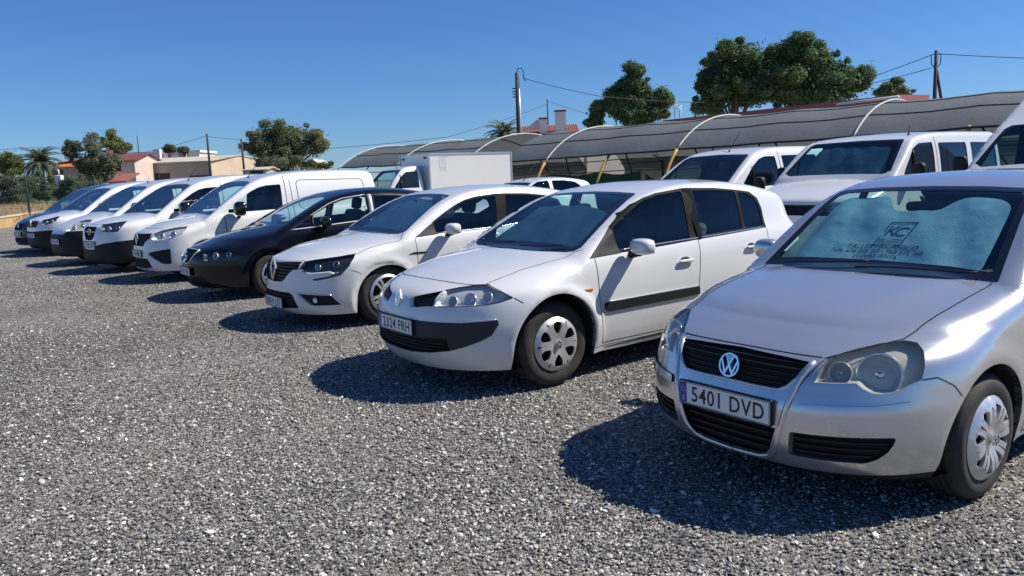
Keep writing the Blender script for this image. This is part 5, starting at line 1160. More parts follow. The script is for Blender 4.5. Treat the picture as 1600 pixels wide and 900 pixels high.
# gravel --------------------------------------------------------
def gravel_mat():
    m = mat('gravel', (.1, .1, .1), .85); t = NT(m); ob = t.n('NewGeometry').outputs['Position']
    v1 = t.n('TexVoronoi', {'Vector': ob, 'Scale': 105., 'Randomness': 1.}); v2 = t.n('TexVoronoi', {'Vector': ob, 'Scale': 58.}); v3 = t.n('TexVoronoi', {'Vector': ob, 'Scale': 9.})
    stops = [(0, (.035, .034, .032)), (.25, (.085, .083, .079)), (.5, (.155, .151, .143)), (.70, (.25, .242, .226)), (.86, (.40, .385, .355)), (1, (.74, .71, .65))]
    r1 = t.ramp(t.n('SeparateColor', {0: v1.outputs['Color']}).outputs[0], stops); r2 = t.ramp(t.n('SeparateColor', {0: v2.outputs['Color']}).outputs[1], stops)
    big = t.noise(.30, 5, .6, ob); mid = t.noise(1.3, 4, .6, ob)
    c = t.mix(t.math('GREATER_THAN', t.n('SeparateColor', {0: v2.outputs['Color']}).outputs[2], .62), r1, r2)
    # fine sandy dust showing between the stones, in wide patches and wheel tracks
    dust = t.ramp(t.math('ADD', t.math('MULTIPLY', big, .7), t.math('MULTIPLY', mid, .3)), [(.44, (0, 0, 0)), (.80, (1, 1, 1))])
    c = t.mix(t.math('MULTIPLY', dust, .7), c, (.205, .178, .148, 1))
    dv = t.n('VectorMath', {0: ob, 1: (-.45, 2.55, 0)}, operation='SUBTRACT').outputs[0]; dv = t.n('VectorMath', {0: dv, 1: (.8, 1.5, 0)}, operation='MULTIPLY').outputs[0]
    ln = t.n('VectorMath', {0: dv}, operation='LENGTH').outputs['Value']
    worn = t.math('MULTIPLY', t.n('MapRange', {'Value': t.math('ADD', ln, t.math('MULTIPLY', t.noise(4., 4, .7, ob), .8)), 'From Min': .55, 'From Max': 1.15, 'To Min': 1., 'To Max': 0.}).outputs[0], .8, True)
    c = t.mix(worn, c, (.22, .185, .15, 1))
    light = t.ramp(t.noise(.55, 4, .6, ob), [(.3, (.78, .78, .78)), (.7, (1.15, 1.13, 1.1))]); c = t.mix(1., c, light, 'MULTIPLY')
    t.set(Base_Color=c); b = t.bump(v1.outputs['Distance'], .9, .008); b2 = t.n('Bump', {'Height': v2.outputs['Distance'], 'Strength': .7, 'Distance': .014}); b2.invert = True; b.invert = True; t.put(b.inputs['Normal'], b2)
    return m
def sheet(name, x0, x1, y0, y1, z, m, nx=1, ny=1, zf=None):
    b = MB(); X = np.linspace(x0, x1, nx+1); Y = np.linspace(y0, y1, ny+1); V = []; F = []
    for y in Y:
        for x in X: V.append((x, y, zf(x, y) if zf else z))
    for j in range(ny):
        for i in range(nx): a = j*(nx+1)+i; F.append((a, a+1, a+nx+2, a+nx+1))
    b.add(V, F, 0); o = b.build(name, [m]); o['kind'] = 'structure'; return o
M['gravel'] = gravel_mat()
m = mat('dry_earth', (.3, .25, .17), .95); t = NT(m); ob = t.n('NewGeometry').outputs['Position']
t.set(Base_Color=t.ramp(t.noise(.25, 8, .65, ob), [(.3, (.16, .13, .085)), (.55, (.30, .24, .155)), (.75, (.38, .31, .20))])); M['earth'] = m
sheet('ground', -1500, 1500, -40, 2500, -.08, M['earth'])
def und(x, y): return .018*math.sin(x*.8+y*.35)*math.sin(y*.55-.3*x+1)+.008*math.sin(2.3*x+1.1)*math.sin(1.9*y)
def lotz(x, y): return und(x, y)*min(1, max(0, (math.hypot(x, y)-1.5)/2))*.6
lot = sheet('gravel_lot', -32, 30, -3, 38.4, 0, M['gravel'], 124, 83, lambda x, y: lotz(x, y)-.004)
def fieldz(x, y): return -.12+.37*min(1, max(0, (y-38.6)/1.2))+.55*min(1, max(0, (y-38)/30))+.05*math.sin(x*.7)*math.sin(y*.5)
sheet('dry_field', -140, -6, 38.6, 78, 0, M['earth'], 67, 60, fieldz)
sheet('dry_field', -140, 60, 78, 130, .80, M['earth'], 2, 2)
def stones():
    """loose stones scattered as instances over the near part of the lot: gravel nobody could count"""
    rs = np.random.RandomState(3); cols = [(.05, .049, .047), (.105, .102, .097), (.18, .175, .165), (.285, .275, .255), (.46, .445, .41), (.80, .77, .70), (.27, .235, .20), (.095, .095, .097)]
    hid = bpy.data.collections.new('stone_kinds')
    for k, c in enumerate(cols):
        bm = bmesh.new(); bmesh.ops.create_icosphere(bm, subdivisions=1, radius=1)
        for v in bm.verts:
            v.co *= rs.uniform(.72, 1.25); v.co.z *= .62; v.co.x *= 1.25
        me = bpy.data.meshes.new('stone'); bm.to_mesh(me); bm.free()
        mm = mat('stone_%d' % k, c, .8); tt = NT(mm); tt.set(Base_Color=tt.mix(tt.noise(1.4, 3, .6), tuple(x*.7 for x in c)+(1,), tuple(min(1, x*1.25) for x in c)+(1,)))
        me.materials.append(mm); o = bpy.data.objects.new('stone', me); hid.objects.link(o)
    # points: dense near the camera, thinner farther out
    P = []; 
    for (y0, y1, n) in ((1.6, 3.2, 30000), (3.2, 5.5, 75000), (5.5, 9, 110000), (9, 15, 80000), (15, 22, 30000)):
        y = np.sqrt(rs.uniform(y0*y0, y1*y1, n)); x = y*rs.uniform(-.80, .80, n); P.append(np.stack([x, y], -1))
    P = np.concatenate(P)
    # sandy patches keep fewer stones
    nz = np.sin(P[:, 0]*1.1+2*np.sin(P[:, 1]*.6))*np.sin(P[:, 1]*.9+1.3)
    P = P[rs.rand(len(P)) < np.clip(1.0-.6*np.clip((nz-.1)/.6, 0, 1), 0, 1)]
    P = P[(np.hypot((P[:, 0]+.45)*.8, (P[:, 1]-2.55)*1.5)+rs.normal(0, .15, len(P)) > .55) | (rs.rand(len(P)) < .25)]
    V = np.array([(x, y, lotz(x, y)+.001) for x, y in P])
    tone = np.sin(V[:, 0]*.55+1.3*np.sin(V[:, 1]*.33)+.5)*np.sin(V[:, 1]*.42+.9*np.sin(V[:, 0]*.5))
    rr = np.hypot(V[:, 0]+9.5, V[:, 1]-1.0); track = np.exp(-((rr-9.2)/.22)**2)+np.exp(-((rr-10.75)/.22)**2)+.7*np.exp(-((rr-13.6)/.25)**2)   # old wheel tracks
    kp = rs.rand(len(V)) > .55*np.clip(track, 0, 1); V = V[kp]; tone = tone[kp]; n = len(V); dist = np.hypot(V[:, 0], V[:, 1])
    s = np.clip(np.exp(rs.normal(math.log(.0047), .42, n))*(1+.012*np.maximum(dist-4, 0)), .0024, .019)
    light = rs.choice(8, n, p=[.05, .12, .22, .23, .17, .075, .08, .055]); dark = rs.choice(8, n, p=[.19, .24, .20, .11, .07, .03, .045, .115]); pk = np.where(rs.rand(n) < .5+.5*tone, light, dark)
    me = bpy.data.meshes.new('gravel_stones'); me.vertices.add(n); me.vertices.foreach_set('co', V.ravel())
    a = me.attributes.new('size', 'FLOAT', 'POINT'); a.data.foreach_set('value', s.astype(np.float32))
    a = me.attributes.new('turn', 'FLOAT_VECTOR', 'POINT'); a.data.foreach_set('vector', np.stack([rs.normal(0, .35, n), rs.normal(0, .35, n), rs.uniform(0, 6.28, n)], -1).astype(np.float32).ravel())
    a = me.attributes.new('pick', 'INT', 'POINT'); a.data.foreach_set('value', pk.astype(np.int32))
    o = bpy.data.objects.new('gravel_stones', me); COL.objects.link(o); o['kind'] = 'stuff'; o['label'] = 'loose grey and white gravel stones covering the parking ground'
    g = bpy.data.node_groups.new('scatter', 'GeometryNodeTree'); g.interface.new_socket('Geometry', in_out='INPUT', socket_type='NodeSocketGeometry'); g.interface.new_socket('Geometry', in_out='OUTPUT', socket_type='NodeSocketGeometry')
    N = g.nodes.new; L = g.links.new
    gi, go = N('NodeGroupInput'), N('NodeGroupOutput'); m2p = N('GeometryNodeMeshToPoints'); iop = N('GeometryNodeInstanceOnPoints'); ci = N('GeometryNodeCollectionInfo')
    ci.inputs['Collection'].default_value = hid; ci.inputs['Separate Children'].default_value = True; ci.inputs['Reset Children'].default_value = True
    def at(nm, typ):
        n = N('GeometryNodeInputNamedAttribute'); n.data_type = typ; n.inputs['Name'].default_value = nm; return [q for q in n.outputs if q.enabled and q.name == 'Attribute'][0]
    L(gi.outputs[0], m2p.inputs[0]); L(m2p.outputs[0], iop.inputs['Points']); L(ci.outputs[0], iop.inputs['Instance']); iop.inputs['Pick Instance'].default_value = True
    L(at('pick', 'INT'), iop.inputs['Instance Index']); L(at('turn', 'FLOAT_VECTOR'), iop.inputs['Rotation']); L(at('size', 'FLOAT'), iop.inputs['Scale']); L(iop.outputs[0], go.inputs[0])
    md = o.modifiers.new('scatter', 'NODES'); md.node_group = g
stones()
# plants --------------------------------------------------------
def leaf_mat(name, c, tr=.4):
    m = mat(name, c, .6, spec=.25); t = NT(m); n = t.noise(.9, 3, .6)
    t.set(Base_Color=t.ramp(n, [(.3, tuple(x*.7 for x in c)), (.7, tuple(min(1, x*1.3) for x in c))]))
    tl = t.n('BsdfTranslucent', {'Color': (*[x*1.3 for x in c], 1)}); mx = t.n('MixShader', {0: tr, 1: t.b.outputs[0], 2: tl}); t.t.links.new(mx.outputs[0], t.out.inputs[0]); return m
M['pine_a'] = leaf_mat('pine_needles_dark', (.085, .150, .065)); M['pine_b'] = leaf_mat('pine_needles_olive', (.185, .25, .12))
M['euc_a'] = leaf_mat('olive_leaves', (.145, .18, .10)); M['euc_b'] = leaf_mat('yellow_olive_leaves', (.25, .24, .115)); M['bush_a'] = leaf_mat('bush_leaves', (.10, .13, .072)); M['bush_b'] = leaf_mat('grey_green_leaves', (.16, .185, .125))
M['palm'] = leaf_mat('palm_fronds', (.12, .15, .095)); M['bright'] = leaf_mat('fresh_green_leaves', (.19, .23, .08))
m = mat('bark', (.12, .09, .07), .9); t = NT(m); t.set(Base_Color=t.ramp(t.noise(6, 6, .7), [(.3, (.05, .04, .032)), (.7, (.17, .135, .105))])); M['bark'] = m
def leaves(rs, clumps, n, size, flat=.46):
    """leaf quads spread through clumps (x, y, z, rx, ry, rz)"""
    C = np.array(clumps, float); vol = C[:, 3]*C[:, 4]*C[:, 5]; pk = rs.choice(len(C), n, p=vol**.75/np.sum(vol**.75))
    d = rs.normal(size=(n, 3)); d /= np.linalg.norm(d, axis=1, keepdims=True); r = rs.uniform(.2, 1, n)**.5*rs.uniform(.8, 1.2, n)*(1+.5*(rs.rand(n) < .10)*rs.rand(n))
    P = C[pk, :3]+d*C[pk, 3:]*r[:, None]
    N = d*.9+rs.normal(size=(n, 3))*.55+[0, 0, .35]; N /= np.linalg.norm(N, axis=1, keepdims=True); w_ = rs.normal(size=(n, 3)); u = np.cross(N, w_); u /= np.maximum(np.linalg.norm(u, axis=1, keepdims=True), 1e-6); v = np.cross(N, u)
    s = size*rs.uniform(.55, 1.4, n)[:, None]; a = u*s; b = v*s*flat
    V = np.stack([P-a, P+b*.9-a*.1, P+a, P-b*.9+a*.1], 1).reshape(-1, 3)
    return V, np.arange(4*n).reshape(n, 4)
def clumpy(rs, main, k, r0, r1, up=.15):
    """small clumps over the surface of the main masses, so the outline breaks up"""
    out = []
    for (x, y, z, rx, ry, rz) in main:
        for _ in range(max(3, int(k*rx*rz))):
            d = rs.normal(size=3); d /= np.linalg.norm(d); d[2] = d[2]*.9+up; r = rs.uniform(r0, r1); q = rs.uniform(.5, 1.0)
            out.append((x+d[0]*rx*q, y+d[1]*ry*q, z+d[2]*rz*q, r, r, r*rs.uniform(.6, .9)))
    return out
def tree(name, label, base, main, n, size, mats, seed, trunk_r=.25, k=1.6, r0=.5, r1=1.0, group='trees beyond the lot', cat='tree', frac=.35, lean=0, limbs=7):
    n, size, k, r0, r1 = int(n*4.6), size*.47, k*2.6, r0*.55, r1*.75
    if cat == 'bush': main = list(main)+[(m[0], m[1], max(.3, m[5]*.35), m[3]*1.05, m[4], max(.4, min(m[5], m[2]*.6))) for m in main]
    rs = np.random.RandomState(seed); x, y, z = base; t0 = empty(name, label, cat, (x, y, z), 0, group)
    cl = clumpy(rs, main, k, r0, r1); top = max(c[2] for c in main); b = MB()
    mid = np.mean([c[:3] for c in main], 0); hz = min(c[2]-c[5]*.4 for c in main)
    b.tube([(0, 0, -.3), (mid[0]*.15+lean*.2, mid[1]*.15, hz*.35), (mid[0]*.5+lean*.3, mid[1]*.5, hz*.8), (mid[0], mid[1], mid[2])], [trunk_r*1.25, trunk_r, trunk_r*.8, trunk_r*.4], 0, 10)
    ends = [cl[i] for i in rs.choice(len(cl), min(limbs, len(cl)), replace=False)]+[c for c in main]
    for c in ends:
        p0 = np.array([mid[0]*.4+lean*.25, mid[1]*.4, hz*.7]); p1 = np.array(c[:3]); pm = p0*.5+p1*.5+[0, 0, -.25*abs(p1[0]-p0[0])*.3]; b.tube([tuple(p0), tuple(pm), tuple(p1)], [trunk_r*.5, trunk_r*.3, trunk_r*.1], 0, 6)
    b.build('trunk', [M['bark']], t0)
    b = MB(); n1 = int(n*frac); V, F = leaves(rs, cl, n-n1, size); b.add(V, F, 0, smooth=False); V, F = leaves(rs, [cl[i] for i in rs.choice(len(cl), max(2, len(cl)//2), replace=False)], n1, size); b.add(V, F, 1, smooth=False)
    inner = [(c[0], c[1], c[2], c[3]*.72, c[4]*.72, c[5]*.72) for c in main]; V, F = leaves(rs, inner, n//6, size*1.4); b.add(V, F, 0, smooth=False)
    b.build('crown', [M[q] for q in mats], t0); return t0
def palm(label, base, h, R, n, seed, droop=.9, tr=.28, group='palms'):
    rs = np.random.RandomState(seed); t0 = empty('palm_tree', label, 'palm', base, 0, group); b = MB()
    b.tube([(0, 0, -.2), (0, 0, h*.3), (.05, 0, h*.7), (0, 0, h)], [tr*1.3, tr, tr*.9, tr*1.15], 0, 12); b.build('trunk', [M['bark']], t0)
    b = MB()
    for i in range(n):
        az = i*2.399+rs.uniform(-.2, .2); el = math.radians(82-100*(i/n)**1.0+rs.uniform(-6, 6)); L = R*rs.uniform(.85, 1.1)
        pts = []; p = np.array([0, 0, h]); e = el
        for s in range(9):
            pts.append(p.copy()); p = p+np.array([math.cos(az)*math.cos(e), math.sin(az)*math.cos(e), math.sin(e)])*L/8; e -= droop*.16*(1+s*.12)
        b.tube([tuple(q) for q in pts], np.linspace(.035, .008, 9), 0, 5)
        side = np.array([-math.sin(az), math.cos(az), 0])
        V = []; F = []
        for s in range(1, 32):
            f = s/32*8; k = min(int(f), 7); q = pts[k]+(pts[k+1]-pts[k])*(f-k); tan = pts[k+1]-pts[k]; tan = tan/np.linalg.norm(tan); up = np.cross(side, tan)
            ll = R*.20*math.sin(math.pi*min(1, .12+s/32*.88))**.7
            for sg in (1, -1):
                tip = q+(side*sg*.8+tan*.75-up*.0+np.array([0, 0, -.25]))*ll+rs.normal(size=3)*.03; o_ = len(V)
                V += [q-tan*.055, q+tan*.055, tip]; F.append((o_, o_+1, o_+2))
        b.add(V, F, 0, smooth=False)
    b.build('fronds', [M['palm']], t0); return t0
def M_(p): return (p.x, p.y, p.z)
def planted(u, Y, z=.8): q = spot(u, 300, Y); return (q.x, Y, z)
def masses(u0, Y, lst, zg=0.):
    """masses given in photo pixels (u, v, half width, half height) at depth Y -> local to a base under u0"""
    b = spot(u0, 300, Y); out = []
    for (u, v, hw, hh) in lst:
        p = spot(u, v, Y); s = Y/1212; out.append((p.x-b.x, 0, p.z-zg, hw*s, (hw*s+hh*s)/2*.95, hh*s))
    return (b.x, Y, zg), out
def build_plants():
    B, ms = masses(985, 62, [(988,112,11,20),(986,132,20,24),(972,152,20,26),(1005,150,22,28),(980,176,34,24),(1028,165,15,30),(1005,180,38,20)], 0)
    tree('pine_tree', 'dense pine with a pointed top behind the shade tunnel', B, ms, 9000, .24, ('pine_a', 'pine_b'), 1, .3, 2.0, .45, .95)
    B, ms = masses(933, 63, [(933,175,17,22),(930,192,18,20)], 0); tree('pine_tree', 'small pine at the left foot of the pointed pine', B, ms, 2600, .2, ('pine_a', 'pine_b'), 2, .16, 2.4, .4, .75)
    B, ms = masses(1150, 64, [(1160,95,48,36),(1130,125,44,40),(1175,140,50,34),(1115,160,30,30)], 0); tree('pine_tree', 'broad rounded pine, left one of the touching pair', B, ms, 13000, .25, ('pine_a', 'pine_b'), 3, .35, 1.7, .5, 1.05)
    B, ms = masses(1265, 62, [(1240,82,40,32),(1225,125,42,46),(1280,120,48,44),(1318,130,36,38),(1270,152,70,26)], 0); tree('pine_tree', 'largest pine, right one of the touching pair', B, ms, 16000, .25, ('pine_a', 'pine_b'), 4, .38, 1.6, .5, 1.1)
    B, ms = masses(1397, 70, [(1397,140,26,15),(1380,148,16,10),(1412,148,16,11)], 0); tree('pine_tree', 'low tree top showing right of the pines beside the forked pole', B, ms, 2600, .22, ('pine_b', 'pine_a'), 5, .2, 2.0, .4, .8)
    B, ms = masses(1085, 70, [(1090,172,14,12),(1100,168,10,9)], 0); tree('bush', 'dark bush under the left side of the broad pine', B, ms, 900, .2, ('pine_a', 'bush_a'), 6, .1, 2.5, .4, .7, cat='bush')
    B, ms = masses(440, 92, [(415,222,36,32),(455,220,42,32),(490,225,24,26),(440,245,55,24)], .8); tree('eucalyptus_tree', 'wide olive-coloured tree left of the box truck', B, ms, 11000, .28, ('euc_a', 'euc_b'), 7, .35, 1.3, .6, 1.2, frac=.45)
    B, ms = masses(437, 86, [(430,258,30,18),(452,262,26,14)], .8); tree('bush', 'grey-green bush in front of the wide olive tree', B, ms, 2200, .22, ('bush_b', 'bush_a'), 8, .1, 1.8, .5, .9, cat='bush')
    B, ms = masses(110, 88, [(108,235,15,17),(120,228,10,12)], .8); tree('tree', 'thin dark tree between the palm and the tall bushy tree', B, ms, 1700, .2, ('bush_a', 'euc_a'), 9, .15, 2.0, .4, .8, frac=.3)
    B, ms = masses(150, 80, [(140,222,13,20),(150,250,30,26),(165,258,22,22),(133,255,18,20),(150,272,34,16)], .8); tree('tree', 'tall grey-green bushy tree in front of the orange roof', B, ms, 5200, .2, ('bush_b', 'bush_a'), 10, .18, 1.8, .45, .9)
    B, ms = masses(178, 100, [(178,222,20,16),(185,235,18,12)], .8); tree('tree', 'bright green rounded tree behind the white wall', B, ms, 2600, .24, ('bright', 'euc_a'), 11, .2, 1.6, .5, .9)
    B, ms = masses(16, 84, [(12,248,20,15),(25,262,18,14),(2,262,14,14)], .8); tree('tree', 'round yellow-green tree at the left picture edge', B, ms, 3200, .22, ('bright', 'bush_a'), 12, .2, 1.6, .45, .9)
    k = 0
    for (u, v, hw, hh, Y, lab) in ((20,285,28,20,66,'large dark bush behind the green fence post'), (65,288,26,22,70,'bush below the palm'), (108,292,20,16,68,'low bush right of the palm'), (150,292,22,17,67,'low bush in front of the red gabled house'), (120,285,16,14,72,'bush under the orange roof'), (185,298,14,8,66,'small bush before the barn'), (-20,280,30,24,66,'bush cut by the left picture edge')):
        B, ms = masses(u, Y, [(u,v,hw,hh),(u+hw*.5,v+hh*.4,hw*.6,hh*.7),(u-hw*.5,v+hh*.4,hw*.6,hh*.7)], .7); tree('bush', lab, B, ms, 2600, .17, ('bush_a', 'bush_b'), 20+k, .08, 2.0, .35, .75, group='bushes behind the dry field', cat='bush'); k += 1
    for (u, v, hw, hh, lab) in ((265,232,12,6,'round tree top behind the white wall, left'), (288,233,8,5,'round tree top behind the white wall, right'), (500,258,24,6,'low shrubs right of the wide olive tree')):
        B, ms = masses(u, 105, [(u,v,hw,hh),(u+hw*.4,v+2,hw*.7,hh)], .8); tree('tree', lab, B, ms, 900, .22, ('bush_a', 'bush_b'), 40+k, .1, 2.0, .4, .8); k += 1
    b = spot(62, 250, 78); palm('palm with feathery grey-green fronds above the bushes on the left', (b.x, 78, .8), b.z-.8-.3, 2.5, 54, 5)
    b = spot(788, 206, 70); palm('palm top behind the shade tunnel beside the dark pole', (b.x, 70, 0), b.z-.3, 2.1, 40, 6)
# distant buildings ----------------------------------------------
def wallmat(name, c, s=.5):
    m = mat(name, c, .85); t = NT(m); t.set(Base_Color=t.ramp(t.noise(s, 6, .65), [(.3, tuple(x*.82 for x in c)), (.7, tuple(min(1, x*1.08) for x in c))])); return m
M['beige'] = wallmat('beige_render', (.62, .50, .37)); M['greywall'] = wallmat('grey_block_wall', (.42, .385, .34)); M['whitewall'] = wallmat('white_render', (.80, .78, .75)); M['pink'] = wallmat('pink_render', (.64, .53, .46))
M['redtile'] = wallmat('red_roof_tiles', (.27, .10, .075), 3); M['orangetile'] = wallmat('orange_roof_tiles', (.46, .17, .06), 3); M['asb'] = wallmat('pale_roof_sheet', (.50, .45, .37)); M['ochre'] = wallmat('ochre_render', (.50, .33, .15), 1.2); M['darkopen'] = mat('dark_opening', (.02, .02, .022), .6); M['redwall'] = wallmat('dark_red_render', (.19, .05, .045)); M['redmetal'] = wallmat('faded_red_sheet', (.40, .13, .11))
def gable(name, label, x0, x1, y0, y1, z0, ze, zr, wm, rm, axis='x', windows=(), overhang=.25, group=None, cat='house', roof_t=.10, ribs=0):
    """house with a pitched roof; ridge along axis; windows on the front: (u, z, w, h) with u along x"""
    t0 = empty(name, label, cat, ((x0+x1)/2, (y0+y1)/2, z0), 0, group); cx, cy = (x0+x1)/2, (y0+y1)/2; hx, hy = (x1-x0)/2, (y1-y0)/2; h = ze-z0; r = zr-z0
    b = MB()
    if axis == 'x': V = [(-hx,-hy,0),(hx,-hy,0),(hx,hy,0),(-hx,hy,0),(-hx,-hy,h),(hx,-hy,h),(hx,hy,h),(-hx,hy,h),(-hx,0,r),(hx,0,r)]; F = [(0,1,5,4),(2,3,7,6),(1,2,6,9,5),(3,0,4,8,7)]
    else: V = [(-hx,-hy,0),(hx,-hy,0),(hx,hy,0),(-hx,hy,0),(-hx,-hy,h),(hx,-hy,h),(hx,hy,h),(-hx,hy,h),(0,-hy,r),(0,hy,r)]; F = [(0,1,5,8,4),(2,3,7,9,6),(1,2,6,5),(3,0,4,7)]
    b.add(V, F, 0, smooth=False); b.build('wall', [wm], t0)
    o = overhang; b = MB()
    for sg in (1, -1):
        if axis == 'x': s = (r-h)/hy; q = [(-hx-o, sg*(hy+o), h-s*o), (hx+o, sg*(hy+o), h-s*o), (hx+o, 0, r), (-hx-o, 0, r)]
        else: s = (r-h)/hx; q = [(sg*(hx+o), -hy-o, h-s*o), (sg*(hx+o), hy+o, h-s*o), (0, hy+o, r), (0, -hy-o, r)]
        q = np.array(q); V = np.concatenate([q+[0, 0, .01], q+[0, 0, roof_t]]); b.add(V, [(0,1,2,3),(4,5,6,7),(0,1,5,4),(1,2,6,5),(2,3,7,6),(3,0,4,7)], 0, smooth=False)
        for i in range(ribs):
            f = (i+.5)/ribs; a0 = q[0]+(q[1]-q[0])*f; a1 = q[3]+(q[2]-q[3])*f; b.tube([tuple(a0+[0, 0, roof_t]), tuple(a1+[0, 0, roof_t])], .075, 0, 6)
    b.build('roof', [rm], t0)
    for (u, z, w_, hh) in windows:
        b = MB(); b.box((u-cx, -hy-.01, z-z0), (w_, .08, hh), 0); wo = b.build('window', [M['darkopen']], t0)
        b = MB(); b.box((u-cx, -hy-.05, z-z0-hh/2-.04), (w_+.16, .10, .06), 0); b.build('sill', [M['whitewall']], wo)
    return t0
def X(u, Y): return spot(u, 300, Y).x
def build_houses():
    # barn: long grey side and beige gable turned to the right
    Y = 95; x0, x1 = X(212, Y), X(330, Y); x2 = X(383, Y)
    t0 = empty('barn', 'long low barn with a pale roof and a beige gable end', 'barn', (x0, Y, .8)); L = x1-x0; G = x2-x1+.6; dy = 5.
    zt = spot(212, 256, Y).z-.8; zr = spot(350, 243, Y).z-.8
    b = MB(); b.add([(0,0,0),(L,0,0),(L,0,zt),(0,0,zt),(0,dy*2,0),(0,dy*2,zt),(0,dy,zr)], [(0,1,2,3),(4,0,3,6,5)], 0, smooth=False); b.build('side_wall', [M['greywall']], t0)
    b = MB(); b.add([(L,0,0),(L+G,dy*1.6,0),(L+G,dy*1.6,zt),(L+G*.5,dy*.8,zr),(L,0,zt)], [(0,1,2,3,4)], 0, smooth=False); b.build('gable_wall', [M['beige']], t0)
    b = MB(); q = np.array([(-.3,-.4,zt-.1),(L+.1,-.4,zt-.1),(L+G*.5+.1,dy*.8,zr+.05),(G*.5-.6,dy*.8,zr+.05)]); q2 = np.array([(L+G+.2,dy*1.6+.2,zt-.05),(L+G*.5+.1,dy*.8,zr+.05),(G*.5-.6,dy*.8,zr+.05),(G,dy*1.7,zt-.05)])
    for qq in (q, q2): b.add(np.concatenate([qq, qq+[0, 0, .12]]), [(0,1,2,3),(4,5,6,7),(0,1,5,4),(1,2,6,5),(2,3,7,6),(3,0,4,7)], 0, smooth=False)
    b.build('roof', [M['asb']], t0)
    for (u, v, w_, h_) in ((240,278,1.4,1.1), (258,278,1.2,1.1)):
        p = spot(u, v, Y); b = MB(); b.box((p.x-x0, -.02, p.z-.8), (w_, .1, h_), 0); wo = b.build('window', [M['darkopen']], t0); b = MB(); b.box((p.x-x0, -.06, p.z-.8-h_/2-.05), (w_+.2, .12, .08), 0); b.build('sill', [M['greywall']], wo)
    p = spot(314, 275, Y); b = MB(); b.box((p.x-x0, -.03, 1.1), (2.6, .1, 2.2), 0); b.build('door', [M['redwall']], t0)
    # white long building behind
    Y = 112; x0, x1 = X(182, Y), X(317, Y); z1 = spot(250, 237, Y).z
    t0 = empty('white_building', 'long white flat-roofed building behind the barn', 'building', ((x0+x1)/2, Y, .8)); w_ = x1-x0; h = z1-.8; b = MB(); b.box((0, 3, h/2-.2), (w_, 6, h), 0); b.build('wall', [M['whitewall']], t0)
    b = MB(); b.box((0, 3, h-.15), (w_+.5, 6.5, .3), 0); b.build('parapet', [M['whitewall']], t0)
    for u in (249, 288):
        p = spot(u, 240, Y); b = MB(); b.box((p.x-(x0+x1)/2, -.6, h/2), (.9, .7, h+.6), 0); b.build('chimney', [M['greywall'] if u > 260 else M['whitewall']], t0)
    # red gabled house
    Y = 90; a = X(176, Y); c = X(215, Y); ze = spot(190, 252, Y).z; zr = spot(196, 240, Y).z
    gable('red_house', 'pink house with a dark red gable and red tiled porch', a, c, Y, Y+7, .8, ze, zr, M['pink'], M['redwall'], 'x', [(X(187, Y), spot(187, 261, Y).z, .9, 1.0)], group='houses in the distance')
    t0 = empty('porch', 'low red tiled porch roof in front of the pink house', 'porch', (X(195, 86), 86, .8)); zz = spot(195, 272, 86).z-.8
    b = MB(); q = np.array([(-1.6,-2.2,zz-.9),(1.4,-2.2,zz-.9),(1.2,1.4,zz),(-1.2,1.4,zz)]); b.add(np.concatenate([q, q+[0, 0, .12]]), [(0,1,2,3),(4,5,6,7),(0,1,5,4),(1,2,6,5),(2,3,7,6),(3,0,4,7)], 0, smooth=False); b.build('roof', [M['redtile']], t0)
    b = MB(); b.box((-.1, -.2, (zz-1)/2), (2.6, 2.8, zz-.9), 0); b.build('wall', [M['beige']], t0)
    b = MB(); b.box((-1.2, -.5, zz+1.0), (.9, .9, 3.2), 0); b.build('chimney', [M['redwall']], t0)
    Y = 86; a = X(80, Y); c = X(146, Y); ze = spot(100, 262, Y).z; zr = spot(110, 250, Y).z
    gable('orange_roofed_house', 'low house with an orange tiled roof behind the bushes', a, c, Y, Y+8, .8, ze, zr, M['greywall'], M['orangetile'], 'x', [(X(95, Y), spot(95, 272, Y).z, 1.0, .9)], group='houses in the distance', ribs=24)
    Y = 105; gable('far_house', 'small beige house right of the wide olive tree', X(480, Y), X(503, Y), Y, Y+6, .8, spot(490, 258, Y).z, spot(490, 249, Y).z, M['beige'], M['asb'], 'y', group='houses in the distance')
    Y = 80; gable('far_house', 'dark low shed beside the barn gable', X(386, Y), X(418, Y), Y, Y+4, .8, spot(400, 266, Y).z, spot(400, 262, Y).z, M['greywall'], M['asb'], 'x', [(X(404, Y), spot(404, 271, Y).z, 1.3, .6)], group='houses in the distance')
    # house with the red tile roof behind the tunnel
    Y = 82; a = X(816, Y); c = X(905, Y); ze = spot(860, 212, Y).z; zr = spot(860, 195, Y).z
    t0 = gable('tiled_house', 'white house with a red tiled roof and two chimneys behind the shade tunnel', a, c, Y, Y+6, 0, ze, zr, M['whitewall'], M['redtile'], 'x', group='houses in the distance', ribs=30)
    for (u, v0, v1, w_) in ((849, 186, 212, .75), (876, 174, 206, 1.1)):
        p0, p1 = spot(u, v0, Y-.2), spot(u, v1, Y-.2); b = MB(); b.box((p0.x-(a+c)/2, -2.4, (p0.z+p1.z)/2), (w_, .8, p0.z-p1.z), 0); ch = b.build('chimney', [M['whitewall']], t0); b = MB(); b.box((p0.x-(a+c)/2, -2.4, p0.z+.12), (w_+.15, .95, .12), 0); [b.box((p0.x-(a+c)/2+dx, -2.4+dy_, p0.z+.03), (.12, .12, .16), 0) for dx in (-w_*.4, w_*.4) for dy_ in (-.3, .3)]; b.build('chimney_cap', [M['redtile']], ch)
